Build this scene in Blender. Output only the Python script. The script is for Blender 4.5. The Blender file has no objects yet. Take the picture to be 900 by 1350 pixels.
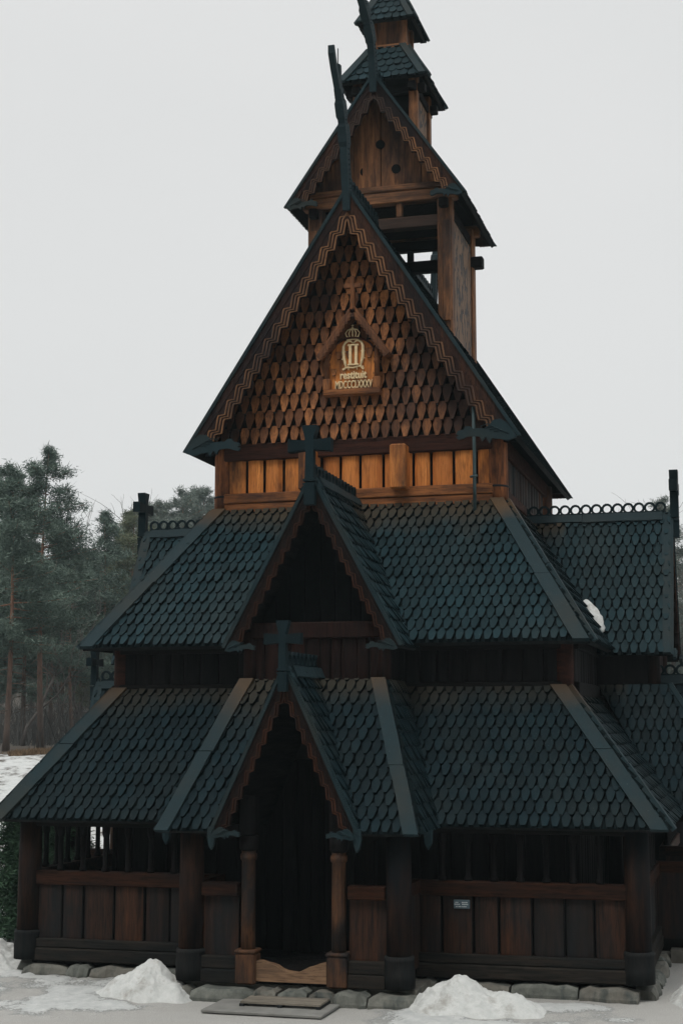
import bpy, math, random
import numpy as np
from mathutils import Vector, Matrix, noise as mnoise
V3 = Vector
rnd = random.Random(7)
sc = bpy.context.scene
col = sc.collection

# ------------------------------------------------------------------ materials
def new_mat(name):
    m = bpy.data.materials.new(name); m.use_nodes = True
    nt = m.node_tree; nt.nodes.clear()
    out = nt.nodes.new('ShaderNodeOutputMaterial')
    b = nt.nodes.new('ShaderNodeBsdfPrincipled')
    nt.links.new(b.outputs[0], out.inputs[0])
    return m, nt, b
def N(nt, t, **k):
    n = nt.nodes.new(t)
    for a, v in k.items(): setattr(n, a, v)
    return n
def setin(nt, n, i, v):
    if hasattr(v, 'is_output'): nt.links.new(v, n.inputs[i])
    else: n.inputs[i].default_value = v
def mix(nt, f, a, b, bt='MIX'):
    n = N(nt, 'ShaderNodeMix', data_type='RGBA', blend_type=bt)
    setin(nt, n, 0, f)
    setin(nt, n, 6, a if hasattr(a, 'is_output') else (*a, 1)); setin(nt, n, 7, b if hasattr(b, 'is_output') else (*b, 1))
    return n.outputs[2]
def mathn(nt, op, a, b=0.0):
    n = N(nt, 'ShaderNodeMath', operation=op); setin(nt, n, 0, a); setin(nt, n, 1, b); return n.outputs[0]
def ramp(nt, fac, lo, hi, a=0.0, b=1.0):
    n = N(nt, 'ShaderNodeMapRange'); n.clamp = True
    setin(nt, n, 0, fac); n.inputs[1].default_value = lo; n.inputs[2].default_value = hi
    n.inputs[3].default_value = a; n.inputs[4].default_value = b
    return n.outputs[0]
def noise(nt, scale, detail=5, sc3=(1, 1, 1), rough=.6, off=(0, 0, 0), coord='Object', warp=None):
    tc = N(nt, 'ShaderNodeTexCoord'); mp = N(nt, 'ShaderNodeMapping')
    nt.links.new(tc.outputs[coord], mp.inputs[0]); mp.inputs['Scale'].default_value = sc3; mp.inputs['Location'].default_value = off
    n = N(nt, 'ShaderNodeTexNoise'); nt.links.new(mp.outputs[0], n.inputs['Vector'])
    n.inputs['Scale'].default_value = scale; n.inputs['Detail'].default_value = detail; n.inputs['Roughness'].default_value = rough
    return n.outputs[0]
def island(nt): return N(nt, 'ShaderNodeNewGeometry').outputs['Random Per Island']
def bump(nt, b, h, strength=.3, dist=.01):
    n = N(nt, 'ShaderNodeBump'); n.inputs['Strength'].default_value = strength; n.inputs['Distance'].default_value = dist
    nt.links.new(h, n.inputs['Height']); nt.links.new(n.outputs[0], b.inputs['Normal'])
AX = {'x': (1.2, 16, 16), 'y': (16, 1.2, 16), 'z': (16, 16, 1.2)}
def wood(name, light, dark, axis='z', isl=.5, stain=.5, stain_col=(.012, .010, .010), rough=.72, stain_scale=1.6, thr=(.5, .68)):
    m, nt, b = new_mat(name)
    g = noise(nt, 1.0, 9, AX[axis], .68)
    g2 = noise(nt, 4.2, 6, AX[axis], .6, (3.1, 7.7, 1.3))
    c = mix(nt, ramp(nt, g, .33, .68), dark, light)
    i = island(nt)
    c = mix(nt, ramp(nt, i, 0, 1, isl, 0), c, dark)
    c = mix(nt, ramp(nt, g2, .52, .62, 0, .55), c, tuple(x*.35 for x in dark))
    s = noise(nt, stain_scale, 5, tuple(.35 if k == axis else 1 for k in 'xyz'), .62, (11, 5, 2))
    c = mix(nt, ramp(nt, s, thr[0], thr[1], 0, stain), c, stain_col)
    nt.links.new(c, b.inputs['Base Color'])
    nt.links.new(ramp(nt, g, .3, .7, rough+.12, rough-.08), b.inputs['Roughness'])
    b.inputs['Specular IOR Level'].default_value = .06 if max(light) < .08 else .22
    bump(nt, b, g, .45, .012)
    return m
def tar(name, base, warm, warm_amt=.4, isl=.6, rough=.62, spec=.3, axis='z', dry=None):
    m, nt, b = new_mat(name)
    i = island(nt)
    g = noise(nt, 1.0, 8, AX[axis], .65)
    c = mix(nt, ramp(nt, i, 0, 1), tuple(x*(1-isl*.55) for x in base), tuple(x*(1+isl*.55) for x in base))
    c = mix(nt, ramp(nt, g, .35, .7, .0, .35), c, tuple(x*.45 for x in base))
    s = noise(nt, .9, 5, (1, 1, 1), .6, (4, 9, 1))
    c = mix(nt, ramp(nt, s, .46, .70, 0, warm_amt), c, warm)
    if dry:                                    # brown timber kept dry in the strip right below the upper eaves
        tc = N(nt, 'ShaderNodeTexCoord'); sp = N(nt, 'ShaderNodeSeparateXYZ'); nt.links.new(tc.outputs['Object'], sp.inputs[0]); z = sp.outputs[2]
        zz = mathn(nt, 'ADD', z, mathn(nt, 'MULTIPLY', mathn(nt, 'SUBTRACT', s, .5), .9))
        ax = mathn(nt, 'ABSOLUTE', sp.outputs[0])
        k1 = mathn(nt, 'MULTIPLY', ramp(nt, zz, 5.72, 6.10), ramp(nt, z, 6.45, 6.55, 1, 0))
        k1 = mathn(nt, 'MULTIPLY', k1, mathn(nt, 'MULTIPLY', ramp(nt, ax, 2.65, 2.75, 1, 0), ramp(nt, sp.outputs[1], 1.2, 1.3)))
        k2 = mathn(nt, 'MULTIPLY', ramp(nt, zz, 3.20, 3.60), ramp(nt, z, 3.80, 3.90, 1, 0))
        k2 = mathn(nt, 'MULTIPLY', k2, mathn(nt, 'MULTIPLY', ramp(nt, ax, 3.6, 3.7, .75, 0), ramp(nt, sp.outputs[1], -.62, -.55)))
        c = mix(nt, mathn(nt, 'MULTIPLY', mathn(nt, 'ADD', k1, k2), .9), c, dry)
    f = noise(nt, 60, 2, (1, 1, 1), .5)
    c = mix(nt, ramp(nt, f, .70, .76, 0, .35), c, (.16, .18, .17))
    nt.links.new(c, b.inputs['Base Color'])
    nt.links.new(ramp(nt, g, .3, .7, rough+.12, rough-.1), b.inputs['Roughness'])
    b.inputs['Specular IOR Level'].default_value = spec
    bump(nt, b, g, .4, .01)
    return m
M = {}
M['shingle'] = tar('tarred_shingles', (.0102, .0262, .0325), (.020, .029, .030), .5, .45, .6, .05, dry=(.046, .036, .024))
M['shingle_low'] = tar('shade_darkened_shingles', (.0055, .0150, .0195), (.014, .019, .0185), .5, .45, .6, .05, dry=(.038, .031, .021))  # darker copy of the shingles, the lower roof's shade put into the colour
M['board'] = tar('tarred_boards', (.0145, .0290, .0345), (.034, .033, .027), .6, .3, .6, .07, dry=(.085, .052, .028))
M['board_x'] = tar('tarred_boards_level', (.016, .029, .034), (.028, .030, .026), .3, .3, .62, .06, axis='x')
M['crest'] = tar('tarred_carving', (.0070, .0165, .0205), (.013, .017, .017), .3, .3, .62, .06)
M['soffit'] = wood('roof_underside_wood', (.016, .017, .017), (.008, .010, .011), 'y', .4, .4)
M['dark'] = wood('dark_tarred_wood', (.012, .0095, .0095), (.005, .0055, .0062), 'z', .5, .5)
M['dark_x'] = wood('dark_tarred_beam', (.013, .0105, .010), (.0055, .006, .0065), 'x', .4, .5)
M['panel'] = wood('brown_panel_wood', (.088, .030, .0098), (.0062, .0048, .0045), 'z', .9, .94, (.006, .0075, .009), thr=(.42, .62))
M['rail'] = wood('brown_rail_wood', (.055, .020, .009), (.009, .0065, .006), 'x', .4, .9, (.008, .0095, .011))
M['post'] = wood('round_post_wood', (.055, .022, .010), (.0065, .0056, .0056), 'z', .4, .95, (.0050, .0068, .0085), thr=(.36, .58))
M['shoe'] = wood('post_base_wood', (.022, .0205, .0195), (.009, .0115, .013), 'z', .2, .6, (.012, .017, .019))
M['door_post'] = wood('worn_door_post_wood', (.150, .064, .028), (.022, .014, .010), 'z', .3, .9, (.010, .010, .011), stain_scale=2.6, thr=(.46, .62))
M['sill'] = wood('grey_sill_beam', (.040, .031, .024), (.009, .0105, .011), 'x', .4, .7, (.008, .011, .0125))
M['worn'] = wood('worn_brown_wood', (.38, .23, .13), (.11, .066, .042), 'x', .3, .5)
M['orange'] = wood('orange_pine_boards', (.86, .34, .085), (.42, .135, .032), 'z', .85, .9, (.022, .012, .010), thr=(.50, .66))
M['orange_x'] = wood('orange_pine_beam', (.42, .155, .046), (.09, .034, .015), 'x', .5, .92, (.024, .013, .011), stain_scale=2.2)
M['nave_post'] = wood('red_brown_post', (.44, .150, .046), (.10, .036, .017), 'z', .3, .85, (.022, .012, .010), stain_scale=2.4, thr=(.45, .6))
M['redbeam'] = wood('red_brown_beam', (.060, .020, .011), (.020, .0105, .009), 'x', .4, .5)
M['gshingle'] = wood('wall_shingle_wood', (.50, .192, .060), (.085, .032, .014), 'z', .95, .9, (.022, .012, .010), stain_scale=.75, thr=(.44, .62))
M['barge'] = wood('barge_board_wood', (.075, .032, .018), (.020, .0125, .0115), 'z', .3, .85, (.009, .0085, .010), stain_scale=1.1, thr=(.40, .60))
M['barge_up'] = wood('plaque_gablet_wood', (.22, .085, .032), (.06, .026, .015), 'z', .4, .6, (.018, .012, .010))
M['rib'] = wood('carved_line_wood', (.34, .160, .066), (.10, .050, .026), 'z', .5, .9, (.026, .018, .017), stain_scale=.8, thr=(.42, .60))
M['tower'] = wood('bell_tower_wood', (.42, .180, .068), (.09, .040, .022), 'z', .7, .92, (.016, .011, .010), stain_scale=1.9, thr=(.40, .60))
M['tower_x'] = wood('bell_tower_beam', (.36, .155, .06), (.08, .038, .022), 'x', .5, .9, (.016, .011, .010), stain_scale=1.9, thr=(.42, .60))
def plain(name, c, rough=.6, var=.25, scale=8, metal=0.):
    m, nt, b = new_mat(name)
    n = noise(nt, scale, 5)
    nt.links.new(mix(nt, ramp(nt, n, .3, .7), tuple(x*(1-var) for x in c), tuple(min(1, x*(1+var)) for x in c)), b.inputs['Base Color'])
    b.inputs['Roughness'].default_value = rough; b.inputs['Metallic'].default_value = metal
    if max(c) < .03: b.inputs['Specular IOR Level'].default_value = .04
    bump(nt, b, n, .2, .01)
    return m
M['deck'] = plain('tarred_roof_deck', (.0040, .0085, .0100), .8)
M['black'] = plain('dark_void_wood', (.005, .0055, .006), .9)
M['barge_low'] = wood('dark_barge_wood', (.022, .012, .009), (.008, .0065, .0068), 'z', .3, .7, (.008, .008, .009), stain_scale=1.1)
M['rib_low'] = wood('dark_carved_line_wood', (.070, .027, .0145), (.013, .008, .007), 'z', .5, .92, (.014, .012, .012), stain_scale=1.3)
M['brown_dk'] = wood('dark_brown_boards', (.034, .0125, .0085), (.008, .006, .006), 'z', .7, .7, (.006, .0065, .007))  # also paints gap shade on the gable shingle edges
M['gilt'] = plain('pale_gilded_wood', (.70, .53, .30), .45, .2, 20)
M['metal'] = plain('painted_metal_pipe', (.05, .085, .09), .5, .2)
M['iron'] = plain('dark_iron', (.02, .022, .024), .5)
M['sign'] = plain('blue_grey_sign', (.05, .085, .105), .5, .1)
M['white'] = plain('white_lettering', (.55, .58, .58), .6, .1)
M['concrete'] = plain('concrete', (.17, .17, .16), .85, .18, 5)
M['grate'] = wood('grey_weathered_planks', (.26, .23, .19), (.13, .12, .10), 'x', .3, .3, (.06, .06, .05))
# fretwork : brown panel, the shade of its carved hollows put into the colour
def fret():
    m, nt, b = new_mat('carved_fretwork')
    g = noise(nt, 1.0, 8, AX['z'], .65)
    c = mix(nt, ramp(nt, g, .35, .68), (.055, .032, .020), (.20, .105, .050))
    s = noise(nt, 4.5, 3, (1, 1, .45), .5, (2, 1, 8))
    hol = ramp(nt, mathn(nt, 'ABSOLUTE', mathn(nt, 'SUBTRACT', s, .5)), .025, .05)
    c = mix(nt, hol, (.012, .010, .010), c)
    nt.links.new(c, b.inputs['Base Color']); b.inputs['Roughness'].default_value = .75
    bump(nt, b, hol, .8, .02); return m
M['fret'] = fret()
def stone():
    m, nt, b = new_mat('foundation_stone')
    n = noise(nt, 5, 8, (1, 1, 1), .65); i = island(nt); n2 = noise(nt, 3, 4, (2, 2, .5), .6, (5, 1, 2))
    c = mix(nt, ramp(nt, n, .3, .7), (.040, .050, .047), (.165, .175, .155))
    c = mix(nt, ramp(nt, i, 0, 1, 0, .5), c, (.16, .135, .11))
    c = mix(nt, ramp(nt, n2, .5, .66, 0, .8), c, (.035, .045, .043))
    nt.links.new(c, b.inputs['Base Color']); b.inputs['Roughness'].default_value = .85
    bump(nt, b, n, .7, .03); return m
M['stone'] = stone()
def snow():
    m, nt, b = new_mat('old_snow')
    n = noise(nt, 9, 8, (1, 1, 1), .7); f = noise(nt, 70, 3, (1, 1, 1), .6); d = noise(nt, 3.2, 7, (1, 1, 1), .72, (3, 4, 1))
    c = mix(nt, ramp(nt, n, .3, .7), (.44, .46, .45), (.60, .61, .60))
    c = mix(nt, ramp(nt, d, .54, .68, 0, .75), c, (.27, .255, .23))
    c = mix(nt, ramp(nt, f, .66, .74, 0, .5), c, (.22, .20, .17))
    nt.links.new(c, b.inputs['Base Color']); b.inputs['Roughness'].default_value = .65
    b.inputs['Subsurface Weight'].default_value = .0
    bump(nt, b, n, .8, .04); return m
M['snow'] = snow()
def ground_mat():
    m, nt, b = new_mat('gravel_with_snow')
    a = N(nt, 'ShaderNodeAttribute', attribute_name='snow').outputs['Fac']
    w = N(nt, 'ShaderNodeAttribute', attribute_name='forest').outputs['Fac']
    f = noise(nt, 90, 4, (1, 1, 1), .7); n = noise(nt, 6, 8, (1, 1, 1), .7); n3 = noise(nt, 26, 6, (1, 1, 1), .7, (1, 2, 3))
    gr = mix(nt, ramp(nt, f, .3, .7), (.21, .21, .20), (.48, .475, .455))
    gr = mix(nt, ramp(nt, n, .45, .65, 0, .45), gr, (.31, .305, .29))
    sn = mix(nt, ramp(nt, n, .3, .7), (.36, .38, .38), (.54, .55, .54))
    sn = mix(nt, ramp(nt, f, .64, .74, 0, .6), sn, (.26, .24, .21))
    k = mathn(nt, 'ADD', a, mathn(nt, 'MULTIPLY', mathn(nt, 'SUBTRACT', n3, .5), .9))
    sl = mix(nt, ramp(nt, n3, .35, .65), (.14, .143, .138), (.30, .31, .30))
    c = mix(nt, ramp(nt, k, .34, .48), gr, sl); c = mix(nt, ramp(nt, k, .48, .64), c, sn)
    br = mix(nt, ramp(nt, n3, .35, .65), (.022, .019, .015), (.075, .055, .036))
    kw = mathn(nt, 'ADD', w, mathn(nt, 'MULTIPLY', mathn(nt, 'SUBTRACT', noise(nt, 1.6, 7, (1, 1, 1), .7, (9, 2, 1)), .5), 1.8))
    c = mix(nt, ramp(nt, kw, .42, .6), c, br)
    nt.links.new(c, b.inputs['Base Color']); b.inputs['Roughness'].default_value = .85
    h = mathn(nt, 'ADD', n3, mathn(nt, 'MULTIPLY', f, .5))
    bump(nt, b, h, .6, .03); return m
M['ground'] = ground_mat()
def leaf(name, a, c2):
    m, nt, b = new_mat(name)
    i = island(nt); n = noise(nt, 1.2, 4)
    c = mix(nt, i, a, c2); c = mix(nt, ramp(nt, n, .4, .65, 0, .5), c, tuple(x*.55 for x in a))
    nt.links.new(c, b.inputs['Base Color']); b.inputs['Roughness'].default_value = .8; b.inputs['Specular IOR Level'].default_value = .15
    return m
M['needle'] = leaf('pine_needles', (.046, .078, .066), (.160, .210, .168))
M['needle2'] = leaf('olive_pine_needles', (.070, .088, .054), (.165, .180, .110))
M['needle3'] = leaf('haze_pale_needles', (.085, .110, .095), (.190, .225, .195))  # paler needles: distance haze put into the colour
M['bush'] = leaf('spruce_shoots', (.016, .040, .024), (.045, .085, .048))
M['brush'] = plain('dark_brush_twigs', (.045, .043, .040), .9)
M['grass'] = leaf('dry_grass', (.080, .052, .030), (.200, .135, .080))
def bark(name, lo, hi, z0, z1):
    m, nt, b = new_mat(name)
    n = noise(nt, 7, 6, (1, 1, .3), .7)
    tc = N(nt, 'ShaderNodeTexCoord'); sp = N(nt, 'ShaderNodeSeparateXYZ'); nt.links.new(tc.outputs['Object'], sp.inputs[0])
    c = mix(nt, ramp(nt, sp.outputs[2], z0, z1), lo, hi)
    c = mix(nt, ramp(nt, n, .35, .65, .6, 0), c, (.025, .02, .018))
    nt.links.new(c, b.inputs['Base Color']); b.inputs['Roughness'].default_value = .9
    bump(nt, b, n, .6, .03); return m
M['bark'] = bark('pine_bark', (.09, .062, .048), (.26, .125, .075), 1.5, 6)
M['twig'] = bark('bare_twig_bark', (.075, .062, .055), (.13, .115, .105), 0, 8)

# ------------------------------------------------------------------ mesh builder
class MB:
    def __init__(self, F=None): self.v = []; self.f = []; self.mi = []; self.sm = []; self.F = F
    def vert(self, p):
        p = Vector(p)
        if self.F is not None: p = self.F @ p
        self.v.append(p[:]); return len(self.v)-1
    def verts(self, ps): return [self.vert(p) for p in ps]
    def face(self, ids, mi=0, smooth=False): self.f.append(tuple(ids)); self.mi.append(mi); self.sm.append(smooth)
    def hexa(self, p, mi=0):           # 8 points: bottom ring 0-3, top ring 4-7
        i = self.verts(p)
        for q in ((3, 2, 1, 0), (4, 5, 6, 7), (0, 1, 5, 4), (1, 2, 6, 5), (2, 3, 7, 6), (3, 0, 4, 7)): self.face([i[k] for k in q], mi)
    def box(self, x0, x1, y0, y1, z0, z1, mi=0, c=.0):
        if c <= 0:
            self.hexa([(x0, y0, z0), (x1, y0, z0), (x1, y1, z0), (x0, y1, z0), (x0, y0, z1), (x1, y0, z1), (x1, y1, z1), (x0, y1, z1)], mi); return
        # chamfered along every edge : stacked rings
        def ring(a, z): return [(x0+a, y0, z), (x1-a, y0, z), (x1, y0+a, z), (x1, y1-a, z), (x1-a, y1, z), (x0+a, y1, z), (x0, y1-a, z), (x0, y0+a, z)]
        def shr(r, k):
            cx, cy = (x0+x1)/2, (y0+y1)/2
            return [(p[0]+(k if p[0] < cx else -k), p[1]+(k if p[1] < cy else -k), p[2]) for p in r]
        rings = [shr(ring(c, z0), c), ring(c, z0+c), ring(c, z1-c), shr(ring(c, z1), c)]
        self.loft(rings, mi, True, True)
    def loft(self, rings, mi=0, cap0=False, cap1=False, smooth=False):
        ids = [self.verts(r) for r in rings]; n = len(rings[0])
        for a, b in zip(ids, ids[1:]):
            for k in range(n): self.face((a[k], a[(k+1) % n], b[(k+1) % n], b[k]), mi, smooth)
        if cap0: self.face(ids[0][::-1], mi)
        if cap1: self.face(ids[-1], mi)
    def lathe(self, cx, cy, prof, n=20, mi=0, cap=True, jit=0.):
        ph = [1+jit*math.sin(3*k*2*math.pi/n+cx*5) for k in range(n)]
        rings = [[(cx+r*ph[k]*math.cos(2*math.pi*k/n), cy+r*ph[k]*math.sin(2*math.pi*k/n), z) for k in range(n)] for r, z in prof]
        self.loft(rings, mi, cap, cap, True)
    def tube(self, pts, rad, n=8, mi=0):
        pts = [Vector(p) for p in pts]; rings = []
        for i, p in enumerate(pts):
            t = (pts[min(i+1, len(pts)-1)]-pts[max(i-1, 0)]).normalized()
            a = t.cross(Vector((.31, .17, .93))); a = a.normalized() if a.length > 1e-4 else Vector((1, 0, 0)); b = t.cross(a)
            r = rad[i] if hasattr(rad, '__len__') else rad
            rings.append([p+r*(math.cos(2*math.pi*k/n)*a+math.sin(2*math.pi*k/n)*b) for k in range(n)])
        self.loft(rings, mi, True, True, True)
    def prism(self, pts, O, U, W, T, mi=0):   # outline in (U,W), thickness vector T
        O, U, W, T = map(Vector, (O, U, W, T))
        a = self.verts([O+U*u+W*w for u, w in pts]); b = self.verts([O+U*u+W*w+T for u, w in pts]); n = len(pts)
        self.face(a, mi); self.face(b[::-1], mi)
        for k in range(n): self.face((a[k], b[k], b[(k+1) % n], a[(k+1) % n]), mi)
    def build(self, name, mats, parent=None, recalc=True):
        me = bpy.data.meshes.new(name); me.from_pydata(self.v, [], self.f)
        for m in (mats if isinstance(mats, (list, tuple)) else [mats]): me.materials.append(M[m] if isinstance(m, str) else m)
        me.polygons.foreach_set('material_index', self.mi); me.polygons.foreach_set('use_smooth', self.sm)
        me.update()
        if recalc:
            import bmesh
            bm = bmesh.new(); bm.from_mesh(me); bmesh.ops.recalc_face_normals(bm, faces=bm.faces); bm.to_mesh(me); bm.free()
        o = bpy.data.objects.new(name, me); col.objects.link(o)
        if parent is not None: o.parent = parent
        return o
def tag(o, label=None, cat=None, group=None, kind=None):
    if label: o['label'] = label
    if cat: o['category'] = cat
    if group: o['group'] = group
    if kind: o['kind'] = kind
    return o
def empty(name, loc=(0, 0, 0)):
    o = bpy.data.objects.new(name, None); o.location = loc; o.empty_display_size = .3; col.objects.link(o); return o

# ------------------------------------------------------------------ shingles
def clip_poly(poly, clip):
    out = poly
    n = len(clip)
    for i in range(n):
        ax, ay = clip[i]; bx, by = clip[(i+1) % n]
        inp = out; out = []
        if not inp: return []
        def side(p): return (bx-ax)*(p[1]-ay)-(by-ay)*(p[0]-ax)
        for k in range(len(inp)):
            p, q = inp[k], inp[(k+1) % len(inp)]; sp, sq = side(p), side(q)
            if sp >= 0: out.append(p)
            if (sp >= 0) != (sq >= 0):
                t = sp/(sp-sq); out.append((p[0]+t*(q[0]-p[0]), p[1]+t*(q[1]-p[1])))
    return out
def ccw(p):
    a = sum(p[i][0]*p[(i+1) % len(p)][1]-p[(i+1) % len(p)][0]*p[i][1] for i in range(len(p)))
    return p if a > 0 else p[::-1]
def shape(style, w, ph):
    h = w/2
    if style == 'hex': return [(-.30*h, 0), (.30*h, 0), (.62*h, .30*ph), (.88*h, .80*ph), (.84*h, 1.34*ph), (-.84*h, 1.34*ph), (-.88*h, .80*ph), (-.62*h, .30*ph)]
    if style == 'round': return [(-.35*h, 0), (.35*h, 0), (.75*h, .14*ph), (.95*h, .42*ph), (.95*h, 1.5*ph), (-.95*h, 1.5*ph), (-.95*h, .42*ph), (-.75*h, .14*ph)]
    if style == 'coffin': return [(-.28*h, 0), (.28*h, 0), (.90*h, .70*ph), (.72*h, 1.16*ph), (-.72*h, 1.16*ph), (-.90*h, .70*ph)]
def shingles(mb, O, U, W, poly, pw, ph, style='hex', th=.044, mi=0, seed=1, holes=(), bmi=0, emi=None):
    """courses of separate shingles over the convex outline `poly` ((u,w) metres) on the plane O + u U + w W"""
    r = random.Random(seed)
    O, U, W = Vector(O), Vector(U).normalized(), Vector(W).normalized(); Nn = U.cross(W)
    poly = ccw(poly); us = [p[0] for p in poly]; ws = [p[1] for p in poly]
    base = mb.verts([O+U*u+W*w-Nn*.004 for u, w in poly]); mb.face(base, bmi)
    row = 0; w0 = min(ws)-.02
    while w0 < max(ws):
        u0 = math.floor(min(us)/pw)*pw+(pw/2 if row % 2 else 0)-pw
        while u0 < max(us)+pw:
            du, dw = r.uniform(-.004, .004), r.uniform(-.006, .006); lift = r.uniform(.85, 1.35)*th; rot = r.uniform(-.014, .014)
            s = [(u0+du+a-rot*b, w0+dw+b+rot*a) for a, b in shape(style, pw, ph)]
            wb, L = w0+dw, 1.5*ph
            cx, cw = u0, w0+.4*ph
            u0 += pw
            if any(hx0 < cx < hx1 and hw0 < cw < hw1 for hx0, hx1, hw0, hw1 in holes): continue
            if not (min(us)-pw < cx < max(us)+pw): continue
            c = clip_poly(s, poly)
            if len(c) < 3: continue
            def P(p, k): 
                t = max(0, 1-(p[1]-wb)/L); return O+U*p[0]+W*p[1]+Nn*(lift*(.35+.95*t)*k)
            a = mb.verts([P(p, 1) for p in c]); b = mb.verts([O+U*p[0]+W*p[1]-Nn*.003 for p in c]); n = len(c)
            mb.face(a, mi)
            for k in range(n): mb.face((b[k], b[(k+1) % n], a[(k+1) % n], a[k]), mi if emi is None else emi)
        w0 += ph; row += 1
def plane_face(mb, pts, style, pw, ph, seed, th=.044, mi=0):
    """shingle a planar outline given in 3d: first two points are the eave (left to right seen from outside)"""
    pts = [Vector(p) for p in pts]; O = pts[0]; U = (pts[1]-pts[0]).normalized()
    n = U.cross(pts[-1]-pts[0]).normalized(); W = n.cross(U)
    if W.z < 0: W = -W; 
    shingles(mb, O, U, W, [((p-O).dot(U), (p-O).dot(W)) for p in pts], pw, ph, style, th, mi, seed, (), 2, 2)  # dark deck material on shingle edges and base imitates shade in the gaps
def slab(mb, pts, t, mi=0):
    """deck under the shingles: outline pushed inward by t along its normal"""
    pts = [Vector(p) for p in pts]; n = (pts[1]-pts[0]).cross(pts[2]-pts[0]).normalized()
    a = mb.verts([p-n*.006 for p in pts]); b = mb.verts([p-n*t for p in pts]); k = len(pts)
    mb.face(a, mi); mb.face(b[::-1], mi)
    for i in range(k): mb.face((a[i], b[i], b[(i+1) % k], a[(i+1) % k]), mi)
def edge_board(mb, A, B, U, width, n, th=.045, lift=.03, mi=0):
    """flat board lying on the roof along A-B, ends cut level; U runs along the eave into the face"""
    A, B, U, n = Vector(A), Vector(B), Vector(U).normalized(), Vector(n).normalized()
    T = (B-A).normalized(); L = (B-A).length; s = max(.3, T.cross(U).length); w = width/s; r = random.Random(int(abs(A.x*97+A.y*31+A.z*13)*10))
    k = 1 if L < 1.2 else 2; cut = [0]+[(i+r.uniform(-.18, .18))/k for i in range(1, k)]+[1]
    for a, c in zip(cut, cut[1:]):
        g0 = .004 if a > 0 else 0; dl = r.uniform(-.004, .010); dw = r.uniform(-.012, .006); m = 4; rings = []
        for q in range(m+1):
            t = a+g0+(c-a-g0)*q/m; C0 = A+(B-A)*t; e = r.uniform(-.005, .005); z0 = lift-.012; z1 = lift+th+dl+r.uniform(-.003, .003)
            rings.append([C0+U*e+n*z0, C0+U*e+n*z1, C0+U*(w+dw+e)+n*z1, C0+U*(w+dw+e)+n*z0])
        mb.loft(rings, mi, True, True)

# ------------------------------------------------------------------ carved pieces
def barge(mb, w, y, ze, za, sg, B=.2, amp=.035, per=.26, th=.05):
    """one barge board with a stepped lower edge (mat 0), carved ribs (mat 1) and a capping strip (mat 2)"""
    a = math.atan2(za-ze, w); ca, sa = math.cos(a), math.sin(a)
    def P(s, d, yy): return (sg*(w-s*ca-d*sa), yy, ze+s*sa-d*ca)
    def rng(d): return d/math.tan(a), (w-d*sa)/ca
    L = w/ca
    pat = [(0, 1), (.66, -1), (.74, -1), (.97, 1)]
    zz = []
    k = 0
    while k*per < L+per:
        for t, v in pat: zz.append(((k+t)*per, B+amp*v))
        k += 1
    def zig(off):
        out = []
        for s, d in zz:
            d2 = d-off; lo, hi = rng(d2)
            if s < lo: continue
            if s > hi: break
            out.append((s, d2))
        d0 = (out[0][1]); lo, _ = rng(d0); out.insert(0, (lo, d0)) if out[0][0]-lo > .01 else None
        d1 = out[-1][1]; _, hi = rng(d1); out.append((hi, d1)) if hi-out[-1][0] > .01 else None
        return out
    inner = zig(0); n = len(inner)
    s0, s1 = inner[0][0], inner[-1][0]
    fr = []
    for yy in (y, y+th):
        o = mb.verts([P(L*(s-s0)/(s1-s0), 0, yy) for s, d in inner]); i = mb.verts([P(s, d, yy) for s, d in inner]); fr.append((o, i))
    (o1, i1), (o2, i2) = fr
    for k in range(n-1):
        mb.face((o1[k], o1[k+1], i1[k+1], i1[k])); mb.face((o2[k+1], o2[k], i2[k], i2[k+1]))
        mb.face((i1[k], i1[k+1], i2[k+1], i2[k])); mb.face((o1[k+1], o1[k], o2[k], o2[k+1]))
    mb.face((o1[0], i1[0], i2[0], o2[0])); mb.face((o1[-1], o2[-1], i2[-1], i1[-1]))
    rw = max(.008, B*.030)
    offs = [B*.10, B*.32] if B < .18 else [B*.07, B*.24, B*.41]
    for off in offs:
        z = zig(off); yy = y-.016
        A = mb.verts([P(s, d-rw, yy) for s, d in z]); C = mb.verts([P(s, d+rw, yy) for s, d in z])
        A2 = mb.verts([P(s, d-rw*1.4, y+.002) for s, d in z]); C2 = mb.verts([P(s, d+rw*1.4, y+.002) for s, d in z])
        for k in range(len(z)-1):
            mb.face((A[k], A[k+1], C[k+1], C[k]), 1); mb.face((A[k+1], A[k], A2[k], A2[k+1]), 1); mb.face((C[k], C[k+1], C2[k+1], C2[k]), 1)
    if sg > 0:                                 # plate that closes the apex in a small arch
        v = B/ca
        mb.prism([(-.42*B, za-v*1.22), (-.18*B, za-v*.98), (0, za-v*.90), (.18*B, za-v*.98), (.42*B, za-v*1.22), (.50*B, za-v*1.05), (0, za-v*.35), (-.50*B, za-v*1.05)], (0, y-.004, 0), (1, 0, 0), (0, 0, 1), (0, th, 0))
    # straight moulding near the upper edge and the capping strip
    for d0, d1, pr, mi in ((B*.30, B*.38, .012, 0), (-.03, B*.05, .03, 2)):
        q = [(d0, *rng(d0)), (d1, *rng(d1))]
        pts = [P(q[0][1], d0, 0), P(q[0][2], d0, 0), P(q[1][2], d1, 0), P(q[1][1], d1, 0)]
        yb = y+th-.004 if mi == 2 else y-.001
        mb.hexa([(p[0], y-pr, p[2]) for p in pts]+[(p[0], yb, p[2]) for p in pts], mi)
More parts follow.
